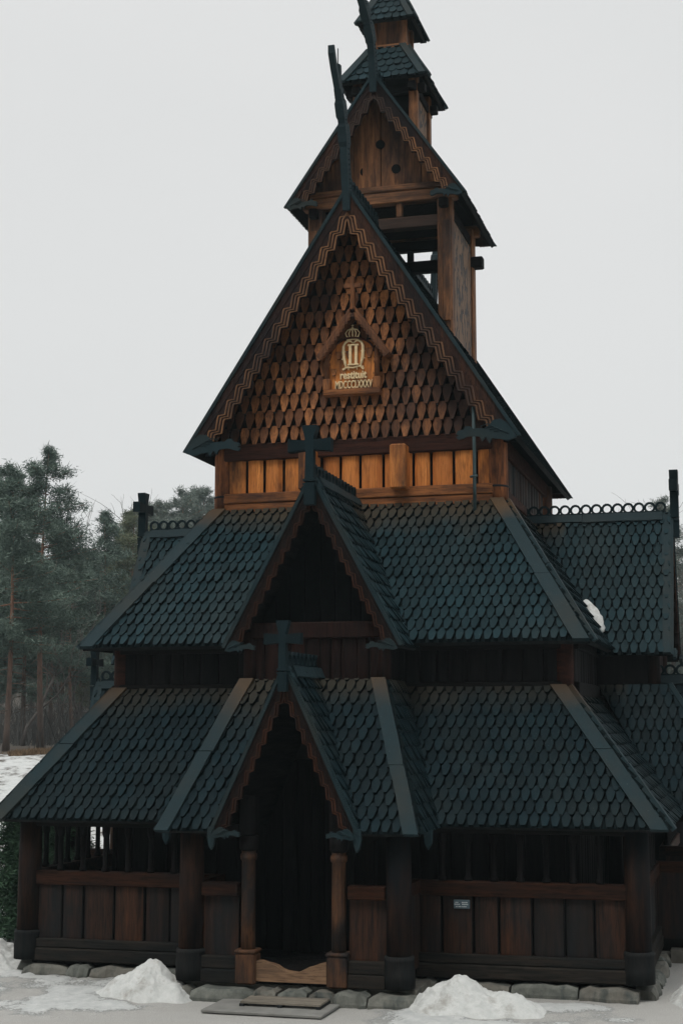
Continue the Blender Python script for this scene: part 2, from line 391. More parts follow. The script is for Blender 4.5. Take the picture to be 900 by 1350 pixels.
EAVE_BEAST = [(0, .02), (.06, .10), (.16, .19), (.26, .235), (.37, .225), (.44, .17), (.52, .135), (.64, .14), (.70, .135), (.75, .165), (.82, .17), (.86, .13),
              (.95, .12), (.98, .085), (.93, .07), (.985, .05), (.95, .02), (.86, .03), (.80, .05), (.70, .055), (.60, .045), (.56, -.01), (.50, .035), (.44, -.035), (.40, .02), (.28, .01), (.14, -.015)]
def eave_beast(mb, w, y, ze, sg, L, th=.045):
    mb.prism([(u*L, v*L*1.45) for u, v in EAVE_BEAST], (sg*(w-.02), y, ze-.05), (-sg, 0, 0), (0, 0, 1), (0, th, 0))
    for k in range(4):                        # raised feathers of the wing
        u0 = .13+.07*k
        mb.tube([((sg*(w-.02-(u0)*L)), y-.004, ze-.05+(.09+.036*k)*L), (sg*(w-.02-(u0+.12)*L), y-.008, ze-.05+(.155+.036*k)*L), (sg*(w-.02-(u0+.24)*L), y-.004, ze-.05+(.135+.032*k)*L)], .008, 5)
def ring_crest(mb, p0, p1, h=.18, pitch=.165, th=.035):
    """a board of open rings standing on a ridge, from p0 to p1 (local)"""
    p0, p1 = Vector(p0), Vector(p1); T = (p1-p0); L = T.length; T.normalize(); S = T.cross(Vector((0, 0, 1)))
    n = max(2, int(round(L/pitch))); pt = L/n; ro = pt*.54; ri = pt*.335; zc = h-ro
    for k in range(n):
        c = p0+T*(pt*(k+.5))+Vector((0, 0, zc)); m = 14
        rings = []
        for r, s in ((ri, -1), (ro, -1), (ro, 1), (ri, 1)):
            rings.append([c+T*(r*math.cos(2*math.pi*j/m))+Vector((0, 0, r*math.sin(2*math.pi*j/m)))+S*(s*th/2) for j in range(m)])
        mb.loft(rings+[rings[0]])
    z0 = max(.02, zc-ri*.98)
    for zz0, zz1, t in ((-.07, z0, .05),):
        a = p0+S*t/2; b = p1+S*t/2; c = p1-S*t/2; d = p0-S*t/2
        mb.hexa([q+Vector((0, 0, zz0)) for q in (a, b, c, d)]+[q+Vector((0, 0, zz1)) for q in (a, b, c, d)])
def cross(mb, x, y, z0, ztop, arm_z, s=1.0):
    """finial cross with flared arms; the post runs down over the apex of the boards"""
    t = .065*s
    def blk(prof, along):                      # prof: (pos, half width)
        rings = []
        for p, h in prof:
            if along == 'z': rings.append([(x-h, y-t, p), (x+h, y-t, p), (x+h, y+t, p), (x-h, y+t, p)])
            else: rings.append([(x+p, y-t*.96, arm_z-h), (x+p, y+t*.96, arm_z-h), (x+p, y+t*.96, arm_z+h), (x+p, y-t*.96, arm_z+h)])
        mb.loft(rings, 0, True, True)
    blk([(z0, .068*s), (z0+.33*(arm_z-z0), .068*s)], 'z')
    zz = z0+.33*(arm_z-z0)
    for q in (0, .05*s): 
        blk([(zz+q, .085*s), (zz+q+.03*s, .085*s)], 'z')
    blk([(zz+.08*s, .06*s), (arm_z-.1*s, .052*s), (arm_z+.1*s, .06*s), (ztop-.03, .095*s), (ztop, .098*s)], 'z')
    blk([(-.29*s, .085*s), (-.27*s, .085*s), (-.09*s, .066*s), (.09*s, .066*s), (.27*s, .085*s), (.29*s, .085*s)], 'x')
NECK_A = [(-.06, -.35), (.0, -.02), (.075, .31), (.135, .69), (.235, .93), (.355, 1.14), (.46, 1.31)]
NECK_B = [(-.06, -.30), (.0, -.02), (.04, .27), (.17, .52), (.38, .72), (.60, .83), (.80, .92)]
def dragon(mb, y0, z0, neck, back=1):
    """carved ridge-end dragon: curved neck with ringed collars and a forked head, in the x = 0 plane. back=1 faces -y"""
    P = []
    for a, b in zip(neck, neck[1:]):
        for t in (0, .2, .4, .6, .8): P.append((a[0]+(b[0]-a[0])*t, a[1]+(b[1]-a[1])*t))
    P.append(neck[-1]); n = len(P)
    P = [P[0]]+[tuple((P[i-1][q]+P[i][q]+P[i+1][q])/3 for q in (0, 1)) for i in range(1, n-1)]+[P[-1]]
    def strip(P, hs, ws):
        rings = []
        for i, (f, z) in enumerate(P):
            a = P[max(0, i-1)]; b = P[min(len(P)-1, i+1)]; tx, tz = b[0]-a[0], b[1]-a[1]; l = math.hypot(tx, tz); nx, nz = -tz/l, tx/l; h = hs[i]; w = ws[i]
            q0 = (y0-back*(f+nx*h), z0+z+nz*h); q1 = (y0-back*(f-nx*h), z0+z-nz*h)
            rings.append([(-w, *q0), (w, *q0), (w, *q1), (-w, *q1)])
        mb.loft(rings, 0, True, True)
    def prof(i):
        t = i/(n-1); h = .105-.035*t
        return h+.028 if any(abs(t-c) < .035 for c in (.50, .585, .72, .80)) else h
    strip(P, [prof(i) for i in range(n)], [.052+(.012 if prof(i) > .105-.035*i/(n-1)+.01 else 0) for i in range(n)])
    (f, z), (g, y) = P[-1], P[-4]; d = Vector((f-g, z-y)).normalized(); m = Vector((-d.y, d.x))
    H = [Vector((f, z))+m*-.035, Vector((f, z))+d*.10+m*-.05, Vector((f, z))+d*.30+m*-.085, Vector((f, z))+d*.50+m*-.09, Vector((f, z))+d*.60+m*-.06]
    strip([tuple(v) for v in H], [.05, .05, .048, .05, .02], [.044]*5)
    E2 = [Vector((f, z))+m*.03, Vector((f, z))+d*.10+m*.06, Vector((f, z))+d*.22+m*.12, Vector((f, z))+d*.30+m*.155]
    strip([tuple(v) for v in E2], [.055, .045, .05, .05], [.04]*4)
    for i in range(4, n-2):                    # scales along both sides
        f, z = P[i]
        for sx in (-1, 1): mb.tube([(sx*.047, y0-back*(f-.03), z0+z+.03), (sx*.060, y0-back*(f+.01), z0+z-.02)], .012, 5)
def planks(mb, x0, x1, z0, z1, y, w=.2, bulge=.03, gap=.012, mi=0, seed=0, th=.05, top=None, seam=None):
    """upright convex planks between x0 and x1, facing -y"""
    r = random.Random(seed); n = max(1, int(round((x1-x0)/w))); ws = [r.uniform(.75, 1.25) for _ in range(n)]; s = sum(ws); x = x0
    for k in range(n):
        wd = ws[k]/s*(x1-x0); a, b = x+gap/2, x+wd-gap/2; x += wd; m = 6; yo = r.uniform(-.008, .008)
        fr = []
        for zz in (0, 1):
            ids = []
            for j in range(m+1):
                t = (0, .035, .22, .5, .78, .965, 1)[j]; px = a+(b-a)*t
                zt = z0 if zz == 0 else (z1 if top is None else top(px))
                ids.append((px, y+yo-bulge*(1-(2*t-1)**4), max(zt, z0+.002) if zz else zt))
            fr.append(ids+[(b, y+th, ids[-1][2]), (a, y+th, ids[0][2])])
        f0 = len(mb.f); mb.loft(fr, mi, True, True)
        if seam is not None:
            for q in (0, m-1, m, m+2): mb.mi[f0+q] = seam

# ------------------------------------------------------------------ the church
YC = 4.4
church = empty('stave_church', (0, YC, -.2))
tag(church, 'dark tarred wooden stave church with tiered shingled roofs and dragon heads', 'church')
church_inv = Matrix.Translation((0, -YC, .2))
class CB(MB):                                  # builder whose pieces hang under the church
    def part(self, name, mats, parent=None):
        o = self.build(name, mats, parent if parent is not None else church)
        if parent is None: o.matrix_parent_inverse = church_inv
        return o
FRONT = Matrix.Identity(4)
SOUTH = Matrix(((0, -1, 0, 4), (1, 0, 0, YC), (0, 0, 1, 0), (0, 0, 0, 1)))
NORTH = Matrix(((0, 1, 0, -4), (-1, 0, 0, YC), (0, 0, 1, 0), (0, 0, 0, 1)))
EAST = Matrix(((-1, 0, 0, 0), (0, -1, 0, 2*YC), (0, 0, 1, 0), (0, 0, 0, 1)))
SIDES = (('W', FRONT), ('S', SOUTH), ('N', NORTH), ('E', EAST))
#             eave(y,z)   top(y,z)     half lengths : eave, top  (front/east, sides)
T1 = dict(ye=-.364, ze=1.821, yt=.652, zt=3.523, f=(4.4175, 3.127), s=(4.764, 3.748), ys=(-.4175, .873))
T2 = dict(ye=.29, ze=4.104, yt=1.862, zt=6.149, f=(3.471, 2.159), s=(4.11, 2.538), ys=(.529, 1.841))

def gabled(kind, F, w, y, ze, za, depth, B, names, finial=None, beast=.55, seed=0, crest=True, style='hex', pw=.13, ph=.19):
    """gabled roof over a porch or dormer: roof > barge_board, ridge_crest, cross, carved_beast"""
    mb = CB(F)
    for sg in (-1, 1):
        e0, e1 = (sg*w, y+.02, ze), (sg*w, y+depth, ze); r0, r1 = (0, y+.02, za), (0, y+depth, za)
        pts = [e0, e1, r1, r0] if sg > 0 else [e1, e0, r0, r1]
        plane_face(mb, pts, style, pw, ph, seed+sg); slab(mb, pts, .05, 1)
    cap = CB(F); rb = CB(F)
    for sg in (-1, 1):
        n_ = Vector((sg*(za-ze), 0, w))
        edge_board(cap, (sg*w, y+.0, ze), (0, y+.0, za), (0, 1, 0), .13, n_, .018, .028)
        edge_board(rb, (0, y+.13, za), (0, y+depth, za), (sg*w, 0, ze-za), .14, n_, .03, .045)
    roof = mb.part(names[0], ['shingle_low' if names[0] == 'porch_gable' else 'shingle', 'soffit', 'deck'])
    for sg in (-1, 1):
        b = CB(F); barge(b, w, y, ze, za, sg, B, amp=B*.13, per=B*1.15); b.part('barge_board', ['barge_low', 'rib_low', 'board'], roof)
        if beast:
            b = CB(F); eave_beast(b, w, y-.06, ze, sg, beast); b.part('carved_beast', 'board', roof)
    cap.part('edge_board', 'board', roof); rb.part('ridge_board', 'board_x', roof)
    if crest:
        b = CB(F); ring_crest(b, (0, y+.08, za+.02), (0, y+depth, za+.02)); b.part('ridge_crest', 'crest', roof)
    if finial:
        b = CB(F); cross(b, 0, y-.05, *finial); b.part('cross', 'crest', roof)
    return roof

# ---- lowest tier: ambulatory roof, one part per slope, with hip boards
BUMP = dict(we=1.637, ye=-1.358, ze=1.79, wt=.965, yt=-.226, zt=3.608)
PG = dict(w=.903, y=-1.413, ze=1.776, za=3.742, depth=1.95)
DG = dict(w=1.165, y=-.317, ze=4.042, za=6.227, depth=2.35)
def bump_x(z): return BUMP['we']+(z-BUMP['ze'])*(BUMP['wt']-BUMP['we'])/(BUMP['zt']-BUMP['ze'])
def gable_x(G, z): return max(.03, G['w']*(1-(z-G['ze'])/(G['za']-G['ze'])))
for nm, F in SIDES:
    side = nm in 'SN'
    # lower roof
    fe, ft = T1['s' if side else 'f']; ye, yt = (T1['ys'] if side else (T1['ye'], T1['yt'])); ze, zt = T1['ze'], T1['zt']
    mb = CB(F)
    if nm == 'E':
        polys = [[(-fe, ye, ze), (fe, ye, ze), (ft, yt, zt), (-ft, yt, zt)]]
    else:
        bx0, bx1 = bump_x(ze)-.08, bump_x(zt)-.08
        polys = [[(bx0, ye, ze), (fe, ye, ze), (ft, yt, zt), (bx1, yt, zt)], [(-fe, ye, ze), (-bx0, ye, ze), (-bx1, yt, zt), (-ft, yt, zt)]]
    n = Vector((0, -(zt-ze), (yt-ye)))
    for k, p in enumerate(polys):
        mb = CB(F)
        if nm != 'E': plane_face(mb, p, 'hex', .128, .172, 11+k)
        slab(mb, p, .07, 1)
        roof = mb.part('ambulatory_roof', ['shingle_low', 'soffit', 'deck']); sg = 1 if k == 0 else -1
        b = CB(F); edge_board(b, (sg*fe, ye-.02, ze-.03), (sg*ft, yt, zt), (-sg, 0, 0), .18, n); b.part('hip_board', 'board', roof)
    # aisle roof
    fe, ft = T2['s' if side else 'f']; ye, yt = (T2['ys'] if side else (T2['ye'], T2['yt'])); ze, zt = T2['ze'], T2['zt']
    mb = CB(F)
    if nm == 'E': polys = [[(-fe, ye, ze), (fe, ye, ze), (ft, yt, zt), (-ft, yt, zt)]]
    else:
        a, c = gable_x(DG, ze)-.06, max(.02, gable_x(DG, zt)-.03)
        polys = [[(a, ye, ze), (fe, ye, ze), (ft, yt, zt), (c, yt, zt)], [(-fe, ye, ze), (-a, ye, ze), (-c, yt, zt), (-ft, yt, zt)]]
    n = Vector((0, -(zt-ze), (yt-ye)))
    for k, p in enumerate(polys):
        mb = CB(F)
        if nm != 'E': plane_face(mb, p, 'hex', .122, .190, 21+k)
        slab(mb, p, .07, 1)
        roof = mb.part('aisle_roof', ['shingle', 'soffit', 'deck']); sg = 1 if k == 0 else -1
        b = CB(F); edge_board(b, (sg*fe, ye-.02, ze-.03), (sg*ft, yt, zt), (-sg, 0, 0), .18, n); b.part('hip_board', 'board', roof)

for nm, F in SIDES[:3]:
    # porch roof: the hipped bay that pushes out of the ambulatory roof
    B = BUMP; mb = CB(F)
    slope = (T1['yt']-T1['ye'])/(T1['zt']-T1['ze'])
    for sg in (-1, 1):
        g0, g1 = gable_x(PG, B['ze'])-.05, gable_x(PG, B['zt'])-.02
        p = [(g0, B['ye'], B['ze']), (B['we'], B['ye'], B['ze']), (B['wt'], B['yt'], B['zt']), (max(.01, g1), B['yt'], B['zt'])]
        if sg < 0: p = [(-q[0], q[1], q[2]) for q in (p[1], p[0], p[3], p[2])]
        plane_face(mb, p, 'hex', .128, .178, 31+sg); slab(mb, p, .06, 1)
        q = [(sg*B['we'], B['ye'], B['ze']), (sg*B['we'], T1['ye']+.05, B['ze']), (sg*B['wt'], T1['yt']+.1, B['zt']), (sg*B['wt'], B['yt'], B['zt'])]
        if sg < 0: q = [q[1], q[0], q[3], q[2]]
        plane_face(mb, q, 'hex', .128, .178, 41+sg); slab(mb, q, .06, 1)
    mb.box(-B['wt'], B['wt'], B['yt'], T1['yt']+.1, B['zt']-.03, B['zt']+.012, 0)
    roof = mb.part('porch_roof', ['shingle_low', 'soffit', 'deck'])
    n = Vector((0, -(B['zt']-B['ze']), (B['yt']-B['ye'])))
    for sg in (-1, 1):
        b = CB(F); edge_board(b, (sg*B['we'], B['ye']-.02, B['ze']-.03), (sg*B['wt'], B['yt'], B['zt']), (-sg, 0, 0), .18, n); b.part('hip_board', 'board', roof)
    # gabled porch front and the dormer over it
    gabled(nm, F, PG['w'], PG['y']+(.28 if nm == 'N' else 0), PG['ze'], PG['za'], PG['depth'], .155, ['porch_gable'], (3.45, 4.30, 4.08, .8), .36, 51)
    gabled(nm, F, DG['w'], DG['y'], DG['ze'], DG['za'], DG['depth'], .165, ['dormer_roof'], (5.86, 6.90, 6.64, 1.0), .42, 61)
    for sg in (-1, 1):
        b = CB(F); b.prism([(-.045, .12), (.045, .12), (.05, .0), (.03, -.10), (.0, -.15), (-.03, -.10), (-.05, 0)], (sg*PG['w'], PG['y']-.02, PG['ze']-.05), (1, 0, 0), (0, 0, 1), (0, .05, 0)); b.part('board_end', 'board')
        b = CB(F); b.prism([(-.05, .10), (.05, .10), (.045, -.05), (.0, -.13), (-.045, -.05)], (sg*(BUMP['we']+.02), BUMP['ye']+.35, BUMP['ze']-.07), (1, 0, 0), (0, 0, 1), (0, .06, 0)); b.part('board_end', 'board')
    # dormer bay walls
    mb = CB(F)
    planks(mb, -.86, .86, 3.45, 4.16, -.06, .17, .02, seed=3, mi=0)
    wall = mb.part('dormer_wall', 'brown_dk')
    b = CB(F); b.box(-.88, .88, -.13, .06, 4.16, 4.37, 0, .012); b.part('beam', 'brown_dk', wall)
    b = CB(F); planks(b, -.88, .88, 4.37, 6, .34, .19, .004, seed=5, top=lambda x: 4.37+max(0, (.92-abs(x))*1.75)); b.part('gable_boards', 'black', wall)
    for sg in (-1, 1):
        b = CB(F); b.box(sg*.86-(.0 if sg > 0 else .06), sg*.86+(.06 if sg > 0 else .0), -.08, .9, 3.45, 4.3); b.part('cheek', 'dark', wall)
        b = CB(F); b.lathe(sg*.90, -.05, [(.09, 3.4), (.09, 4.25)], 14); b.part('bay_post', 'brown_dk', wall)

# ---- lowest tier walls
def stone_row(b, x0, x1, y, seed):
    r = random.Random(seed); x = x0-.1
    while x < x1+.05:
        L = r.uniform(.28, .85); a, c = x+.012, min(x+L-.012, x1+.12); x += L
        if c-a < .08: continue
        m = 6; rings = []; sk = r.uniform(-.012, .012); hh = r.uniform(0, .03)
        for j in range(m+1):
            px = a+(c-a)*j/m; e = .7 if j in (0, m) else 1
            yf = y-.17-r.uniform(0, .07)*e-sk*j; zt = -.018-hh-r.uniform(0, .035)-(.035 if e < 1 else 0)
            rings.append([(px, yf, -.36), (px, yf-.015*r.random(), -.16), (px, yf+.02, zt-.035), (px, yf+.05, zt), (px, y+.12, zt), (px, y+.12, -.36)])
        b.loft(rings, 0, True, True)
def t1_wall(F, x0, x1, y, seed, upr=.335, stones=True, panelw=.36, z_rail=1.14):
    mb = CB(F); planks(mb, x0, x1, .25, z_rail-.18, y, panelw, .03, .02, seed=seed, seam=1); wall = mb.part('panel_wall', ['panel', 'dark'])
    b = CB(F); b.box(x0, x1, y-.075, y+.1, z_rail-.18, z_rail, 0, .012); b.part('rail', 'rail', wall)
    b = CB(F); b.box(x0, x1, y-.10, y+.12, -.015, .15, 0, .015); b.box(x0, x1, y-.085, y+.12, .155, .27, 0, .012); b.part('sill_beam', 'sill', wall)
    b = CB(F); b.box(x0, x1, y-.09, y+.1, 1.72, 1.93, 0, .01); b.part('top_plate', 'dark_x', wall)
    n = int((x1-x0)/upr)
    for k in range(1, n+1):
        x = x0+(x1-x0)*k/(n+1); b = CB(F)
        b.lathe(x, y, [(.052, z_rail), (.052, z_rail+.04), (.036, z_rail+.06), (.034, 1.58), (.05, 1.62), (.055, 1.73)], 10); b.part('colonnette', 'dark', wall)
    if stones:
        b = CB(F); stone_row(b, x0, x1, y, seed)
        b.part('foundation_stones', 'stone', wall)
    return wall
t1_wall(FRONT, -3.88, -1.30, 0, 101); t1_wall(FRONT, 1.30, 3.88, 0, 102)
for F, s in ((SOUTH, 110), (NORTH, 120)):
    t1_wall(F, -4.28, -1.30, 0, s); t1_wall(F, 1.30, 4.28, 0, s+1)
mb = CB(EAST); mb.box(-3.9, 3.9, -.05, .1, -.3, 1.93); mb.part('panel_wall', 'dark')
def column(F, x, y, r, rs, z1, name='corner_post', zs=.37, mat='post', sq=False):
    b = CB(F); b.lathe(x, y, [(r*1.03, zs-.02), (r*1.02, 1.0), (r*.97, z1)], 24, jit=.012); p = b.part(name, mat)
    b = CB(F)
    b.lathe(x, y, [(rs*1.02, 0), (rs*1.03, zs*.45), (rs*.99, zs-.06), (rs*1.02, zs-.05), (rs*1.02, zs-.025), (rs*.96, zs), (r*.9, zs+.003)], 24, jit=.02); b.part('post_base', 'shoe', p)
    return p
for sx in (-1, 1):
    for y in (0, 2*YC): column(FRONT, sx*4, y, .15, .18, 1.95)
for nm, F in SIDES[:3]:
    for sx in (-1, 1):
        column(F, sx*1.303, -1.011, .15, .18, 1.86, 'porch_post')
        # door posts with square carved bases
        b = CB(F)
        b.lathe(sx*.568, -1.011, [(.088, .33), (.086, .9), (.082, 1.42), (.10, 1.44), (.105, 1.47), (.10, 1.50), (.082, 1.52), (.09, 1.54)], 18)
        p = b.part('door_post', 'door_post')
        b = CB(F); b.lathe(sx*.568, -1.011, [(.09, 1.541), (.115, 1.57), (.118, 1.72)], 18); b.box(sx*.568-.10, sx*.568+.10, -1.11, -.91, 1.72, 2.2, 0, .02); b.part('capital', 'dark', p)
        b = CB(F); b.box(sx*.568-.125, sx*.568+.125, -1.135, -.89, -.02, .34, 0, .02); b.box(sx*.568-.135, sx*.568+.135, -1.145, -.88, .34, .385, 0, .015); b.part('post_base', 'door_post', p)
        # low panels beside the door
        a, c = (.69, 1.15) if sx > 0 else (-1.15, -.69)
        mb = CB(F); planks(mb, a, c, .28, 1.0, -1.0, .46, .012, .01, seed=7+sx); w = mb.part('porch_panel', 'panel')
        b = CB(F); b.box(a, c, -1.09, -.92, 1.0, 1.16, 0, .012); b.part('rail', 'rail', w)
        b = CB(F); b.box(a, c, -1.08, -.90, .145, .295, 0, .012); b.box(a, c, -1.095, -.90, -.02, .14, 0, .012); b.part('sill_beam', 'sill', w)
        b = CB(F); b.box(a-.12, c+.12, -1.07, -.93, 1.70, 1.86); b.part('top_plate', 'dark_x', w)
        # side of the porch
        mb = CB(F); mb.box(sx*1.30-.03, sx*1.30+.03, -.9, 0, .1, 1.0); ps = mb.part('porch_side', 'panel'); mb = CB(F); mb.box(sx*1.30-.06, sx*1.30+.06, -.9, 0, 1.0, 1.15); mb.part('rail', 'rail', ps); mb = CB(F); mb.box(sx*1.30-.07, sx*1.30+.07, -.9, 0, 1.70, 1.86); mb.part('top_plate', 'dark_x', ps)
    # worn threshold with a hollow trodden in the middle
    b = CB(F); up = [(-.45+.9*k/14, .255-.125*math.exp(-((k-7.2)/3.6)**2)+.006*math.sin(k*2.1)) for k in range(15)]
    b.prism([(-.45, .02)]+[(.45, .02)]+up[::-1], (0, -1.08, 0), (1, 0, 0), (0, 0, 1), (0, .13, 0)); b.part('threshold', 'worn')
    # stone slab under the porch
    b = CB(F); stone_row(b, -1.52, 1.5, -1.11, 4); b.box(-1.5, 1.5, -1.0, -.2, -.35, -.03)
    b.part('foundation_stones', 'stone')
    # portal and door in the dark behind the porch
    b = CB(F); b.box(-.62, -.46, .50, .68, .1, 2.6, 0, .02); b.box(.46, .62, .50, .68, .1, 2.6, 0, .02); b.box(-.62, .62, .50, .68, 2.6, 2.85, 0, .02); po = b.part('portal', 'dark')
    b = CB(F); planks(b, -.46, .46, .12, 2.6, .62, .2, .008, seed=9); b.part('door', 'dark', po)
# ambulatory floor
mb = CB(); mb.box(-3.95, 3.95, .03, 8.7, -.3, .12); mb.part('floor', 'dark')
for nm, F in SIDES[:3]:
    mb = CB(F); mb.box(-1.2, 1.2, -.93, .1, -.3, .11); mb.part('porch_floor', 'dark')

# ---- aisle walls (down to the ground inside the ambulatory)
for nm, F in SIDES:
    side = nm in 'SN'; h = 3.55 if side else 3.06; y = .80 if side else .70
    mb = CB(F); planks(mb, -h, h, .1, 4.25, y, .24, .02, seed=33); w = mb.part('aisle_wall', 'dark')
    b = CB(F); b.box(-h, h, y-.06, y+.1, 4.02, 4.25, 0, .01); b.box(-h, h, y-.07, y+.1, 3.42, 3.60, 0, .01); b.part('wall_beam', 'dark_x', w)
for sx in (-1, 1):
    for y in (.82, 2*YC-.82):
        b = CB(); b.lathe(sx*3.05, y, [(.15, 3.2), (.15, 4.25)], 20, jit=.015); b.part('aisle_post', 'redbeam')

# ---- nave walls
for nm, F in SIDES:
    side = nm in 'SN'
    h, y = (2.5, 1.98) if side else (2.0, 1.93)
    mb = CB(F); planks(mb, -h, h, 6.40, 6.92, y, .285, .05, .022, seed=46 if nm == 'W' else 44, seam=1); w = mb.part('nave_wall', ['orange' if nm == 'W' else 'panel', 'brown_dk'])
    b = CB(F)
    mb2 = 'orange_x' if nm == 'W' else 'redbeam'
    b.box(-h, h, y-.085, y+.12, 6.27, 6.415, 0, .012); b.box(-h, h, y-.07, y+.12, 6.0, 6.262, 0, .012); b.part('sill_beam', mb2, w)
    b = CB(F); b.box(-h, h, y-.10, y+.12, 6.90, 7.15, 0, .015); b.part('top_beam', 'redbeam', w)
for sx in (-1, 1):
    for y in (2.02, 2*YC-2.02):
        b = CB(); b.lathe(sx*2.03, y, [(.165, 5.85), (.165, 6.95), (.16, 7.1)], 22, jit=.015); p = b.part('nave_post', 'nave_post')
        b = CB(); b.lathe(sx*2.03, y, [(.170, 6.36), (.174, 6.375), (.170, 6.39)], 22); b.part('iron_band', 'iron', p)
for x0, z0, z1 in ((.565, 6.36, 7.0), (-.79, 6.40, 6.98)):
    b = CB(); b.box(x0, x0+.235, 1.62, 2.0, z0, z1, 0, .02); b.part('hanging_post', 'orange')

# nave gable wall, clad in pointed shingles
W3, Y3, Z3, A3, D3 = 2.4437, 1.428, 6.985, 10.764, 5.961
sl3 = (A3-Z3)/W3
mb = CB()
O = Vector((0, 1.90, 7.13)); hh = A3-.12-7.13
shingles(mb, O, (1, 0, 0), (0, 0, 1), [(-hh/sl3, .0), (hh/sl3, .0), (0, hh)], .152, .242, 'coffin', .080, 0, 5, (), 1, 2)  # black backing and dark edges imitate the shade between the shingles

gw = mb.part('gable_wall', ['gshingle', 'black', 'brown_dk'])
mb = CB(); mb.prism([(-W3+.1, 7.0), (W3-.1, 7.0), (0, A3-.1)], (0, 1.91, 0), (1, 0, 0), (0, 0, 1), (0, .08, 0)); mb.part('gable_backing', 'black')
mb = CB(); mb.prism([(-W3+.1, 7.0), (W3-.1, 7.0), (0, A3-.1)], (0, 6.85, 0), (1, 0, 0), (0, 0, 1), (0, .08, 0)); mb.part('rear_gable_wall', 'dark')

# nave roof
mb = CB()
for sg in (-1, 1):
    p = [(sg*W3, Y3+.02, Z3), (sg*W3, Y3+D3, Z3), (0, Y3+D3, A3), (0, Y3+.02, A3)]
    if sg < 0: p = [p[1], p[0], p[3], p[2]]
    plane_face(mb, p, 'hex', .135, .20, 71+sg, .02); slab(mb, p, .07, 1)
nave = mb.part('nave_roof', ['shingle', 'soffit', 'deck'])
for sg in (-1, 1):
    b = CB(); barge(b, W3, Y3, Z3, A3, sg, .31, .036, .26); b.part('barge_board', ['barge', 'rib', 'board'], nave)
    b = CB(EAST); barge(b, W3, 2*YC-Y3-D3, Z3, A3, sg, .31, .036, .26); b.part('barge_board', ['barge', 'rib', 'board'], nave)
    b = CB(); eave_beast(b, W3, Y3-.06, Z3, sg, .86); b.part('carved_beast', 'board', nave)
b = CB(); ring_crest(b, (0, Y3+.1, A3+.02), (0, 3.2, A3+.02), .2); b.part('ridge_crest', 'crest', nave); b = CB(); ring_crest(b, (0, 5.4, A3+.02), (0, Y3+D3-.1, A3+.02), .2); b.part('ridge_crest', 'crest', nave)
b = CB(); dragon(b, Y3-.02, A3+.02, NECK_A); dh = b.part('dragon_head', 'board_x', nave)
b = CB(); dragon(b, Y3+D3+.02, A3+.02, NECK_A, -1); b.part('dragon_head', 'crest', nave)
b = CB(); b.tube([(0, Y3-.50, A3+1.52), (0, Y3-.50, A3+1.92)], .008, 6); b.part('lightning_rod', 'iron', nave)
# down conductor on the gable
b = CB(); b.tube([(1.806, 1.47, 7.62), (1.79, 1.60, 6.9), (1.765, 1.72, 6.0)], .024, 8); b.tube([(1.72, 1.66, 6.48), (1.82, 1.62, 6.49)], .018, 6); b.part('conductor_pipe', 'metal')

# ---- gilded plaque on the gable
mb = CB()
mb.box(-.40, .36, 1.80, 1.90, 7.86, 8.40, 0, .01); mb.prism([(-.017+.33*math.cos(math.pi*k/12), 8.40+.21*math.sin(math.pi*k/12)) for k in range(13)], (0, 1.805, 0), (1, 0, 0), (0, 0, 1), (0, .08, 0))
pl = mb.part('plaque', ['orange'])
b = CB(); b.box(-.44, .41, 1.70, 1.86, 7.77, 7.86, 0, .012); b.part('plaque_shelf', 'orange_x', pl)
for sx in (-1, 1):
    b = CB(); cx = -.017+sx*.375
    b.box(cx-.055, cx+.055, 1.70, 1.80, 7.85, 8.02, 0, .01)
    b.lathe(cx, 1.75, [(.042, 8.02), (.04, 8.22), (.05, 8.235), (.05, 8.26), (.04, 8.275), (.045, 8.30), (.05, 8.31), (.04, 8.33), (.04, 8.45)], 12); b.part('column', 'gshingle', pl)
    b = CB()                                         # arch band
    pts = []
    for k in range(9):
        a = math.pi/2*k/8; pts.append((-.017+sx*.33*math.cos(a), 1.745, 8.40+.22*math.sin(a)))
    b.tube(pts, .016, 6); b.part('arch', 'redbeam', pl)
    b = CB(); ax, az, ex, ez = .03, 9.03, sx*.52+.03, 8.31
    T = Vector((ex-ax, 0, ez-az)).normalized(); Nn = Vector((-T.z*sx, 0, T.x*sx)) if sx > 0 else Vector((T.z, 0, -T.x)); Nn = Nn if Nn.z > 0 else -Nn
    A, E = Vector((ax, 1.60, az)), Vector((ex, 1.60, ez))
    for o0, o1, y0 in ((0, .038, 1.56), (-.055, -.003, 1.60)):
        b.hexa([q+Vector((0, dy, 0)) for dy in (0,) for q in (A+Nn*o0, E+Nn*o0, E+Nn*o1, A+Nn*o1)]+[q+Vector((0, .32, 0)) for q in (A+Nn*o0, E+Nn*o0, E+Nn*o1, A+Nn*o1)])
    for k in range(13):                              # fine teeth on the edge
        q = A+(E-A)*((k+.5)/13)-Nn*.055; b.tube([q, q+Vector((0, .02, 0))], .020, 6)
    b.part('gablet_board', 'barge_up', pl)
b = CB(); b.box(.0, .06, 1.58, 1.66, 9.0, 9.50, 0, .008); b.box(-.10, .165, 1.585, 1.655, 9.32, 9.385, 0, .008); b.part('cross', 'gshingle', pl)
b = CB(); b.prism([(-.40, 8.35), (.40, 8.35), (.03, 8.98)], (0, 1.86, 0), (1, 0, 0), (0, 0, 1), (0, .02, 0)); b.part('gablet_back', 'dark', pl)
PX = lambda u: (u-464.6)/88.6                        # carved relief, measured in metres off the plaque centre line
PZ = lambda v: 8.785-(v-430)/88.4
yr = 1.775
b = CB()                                             # crown
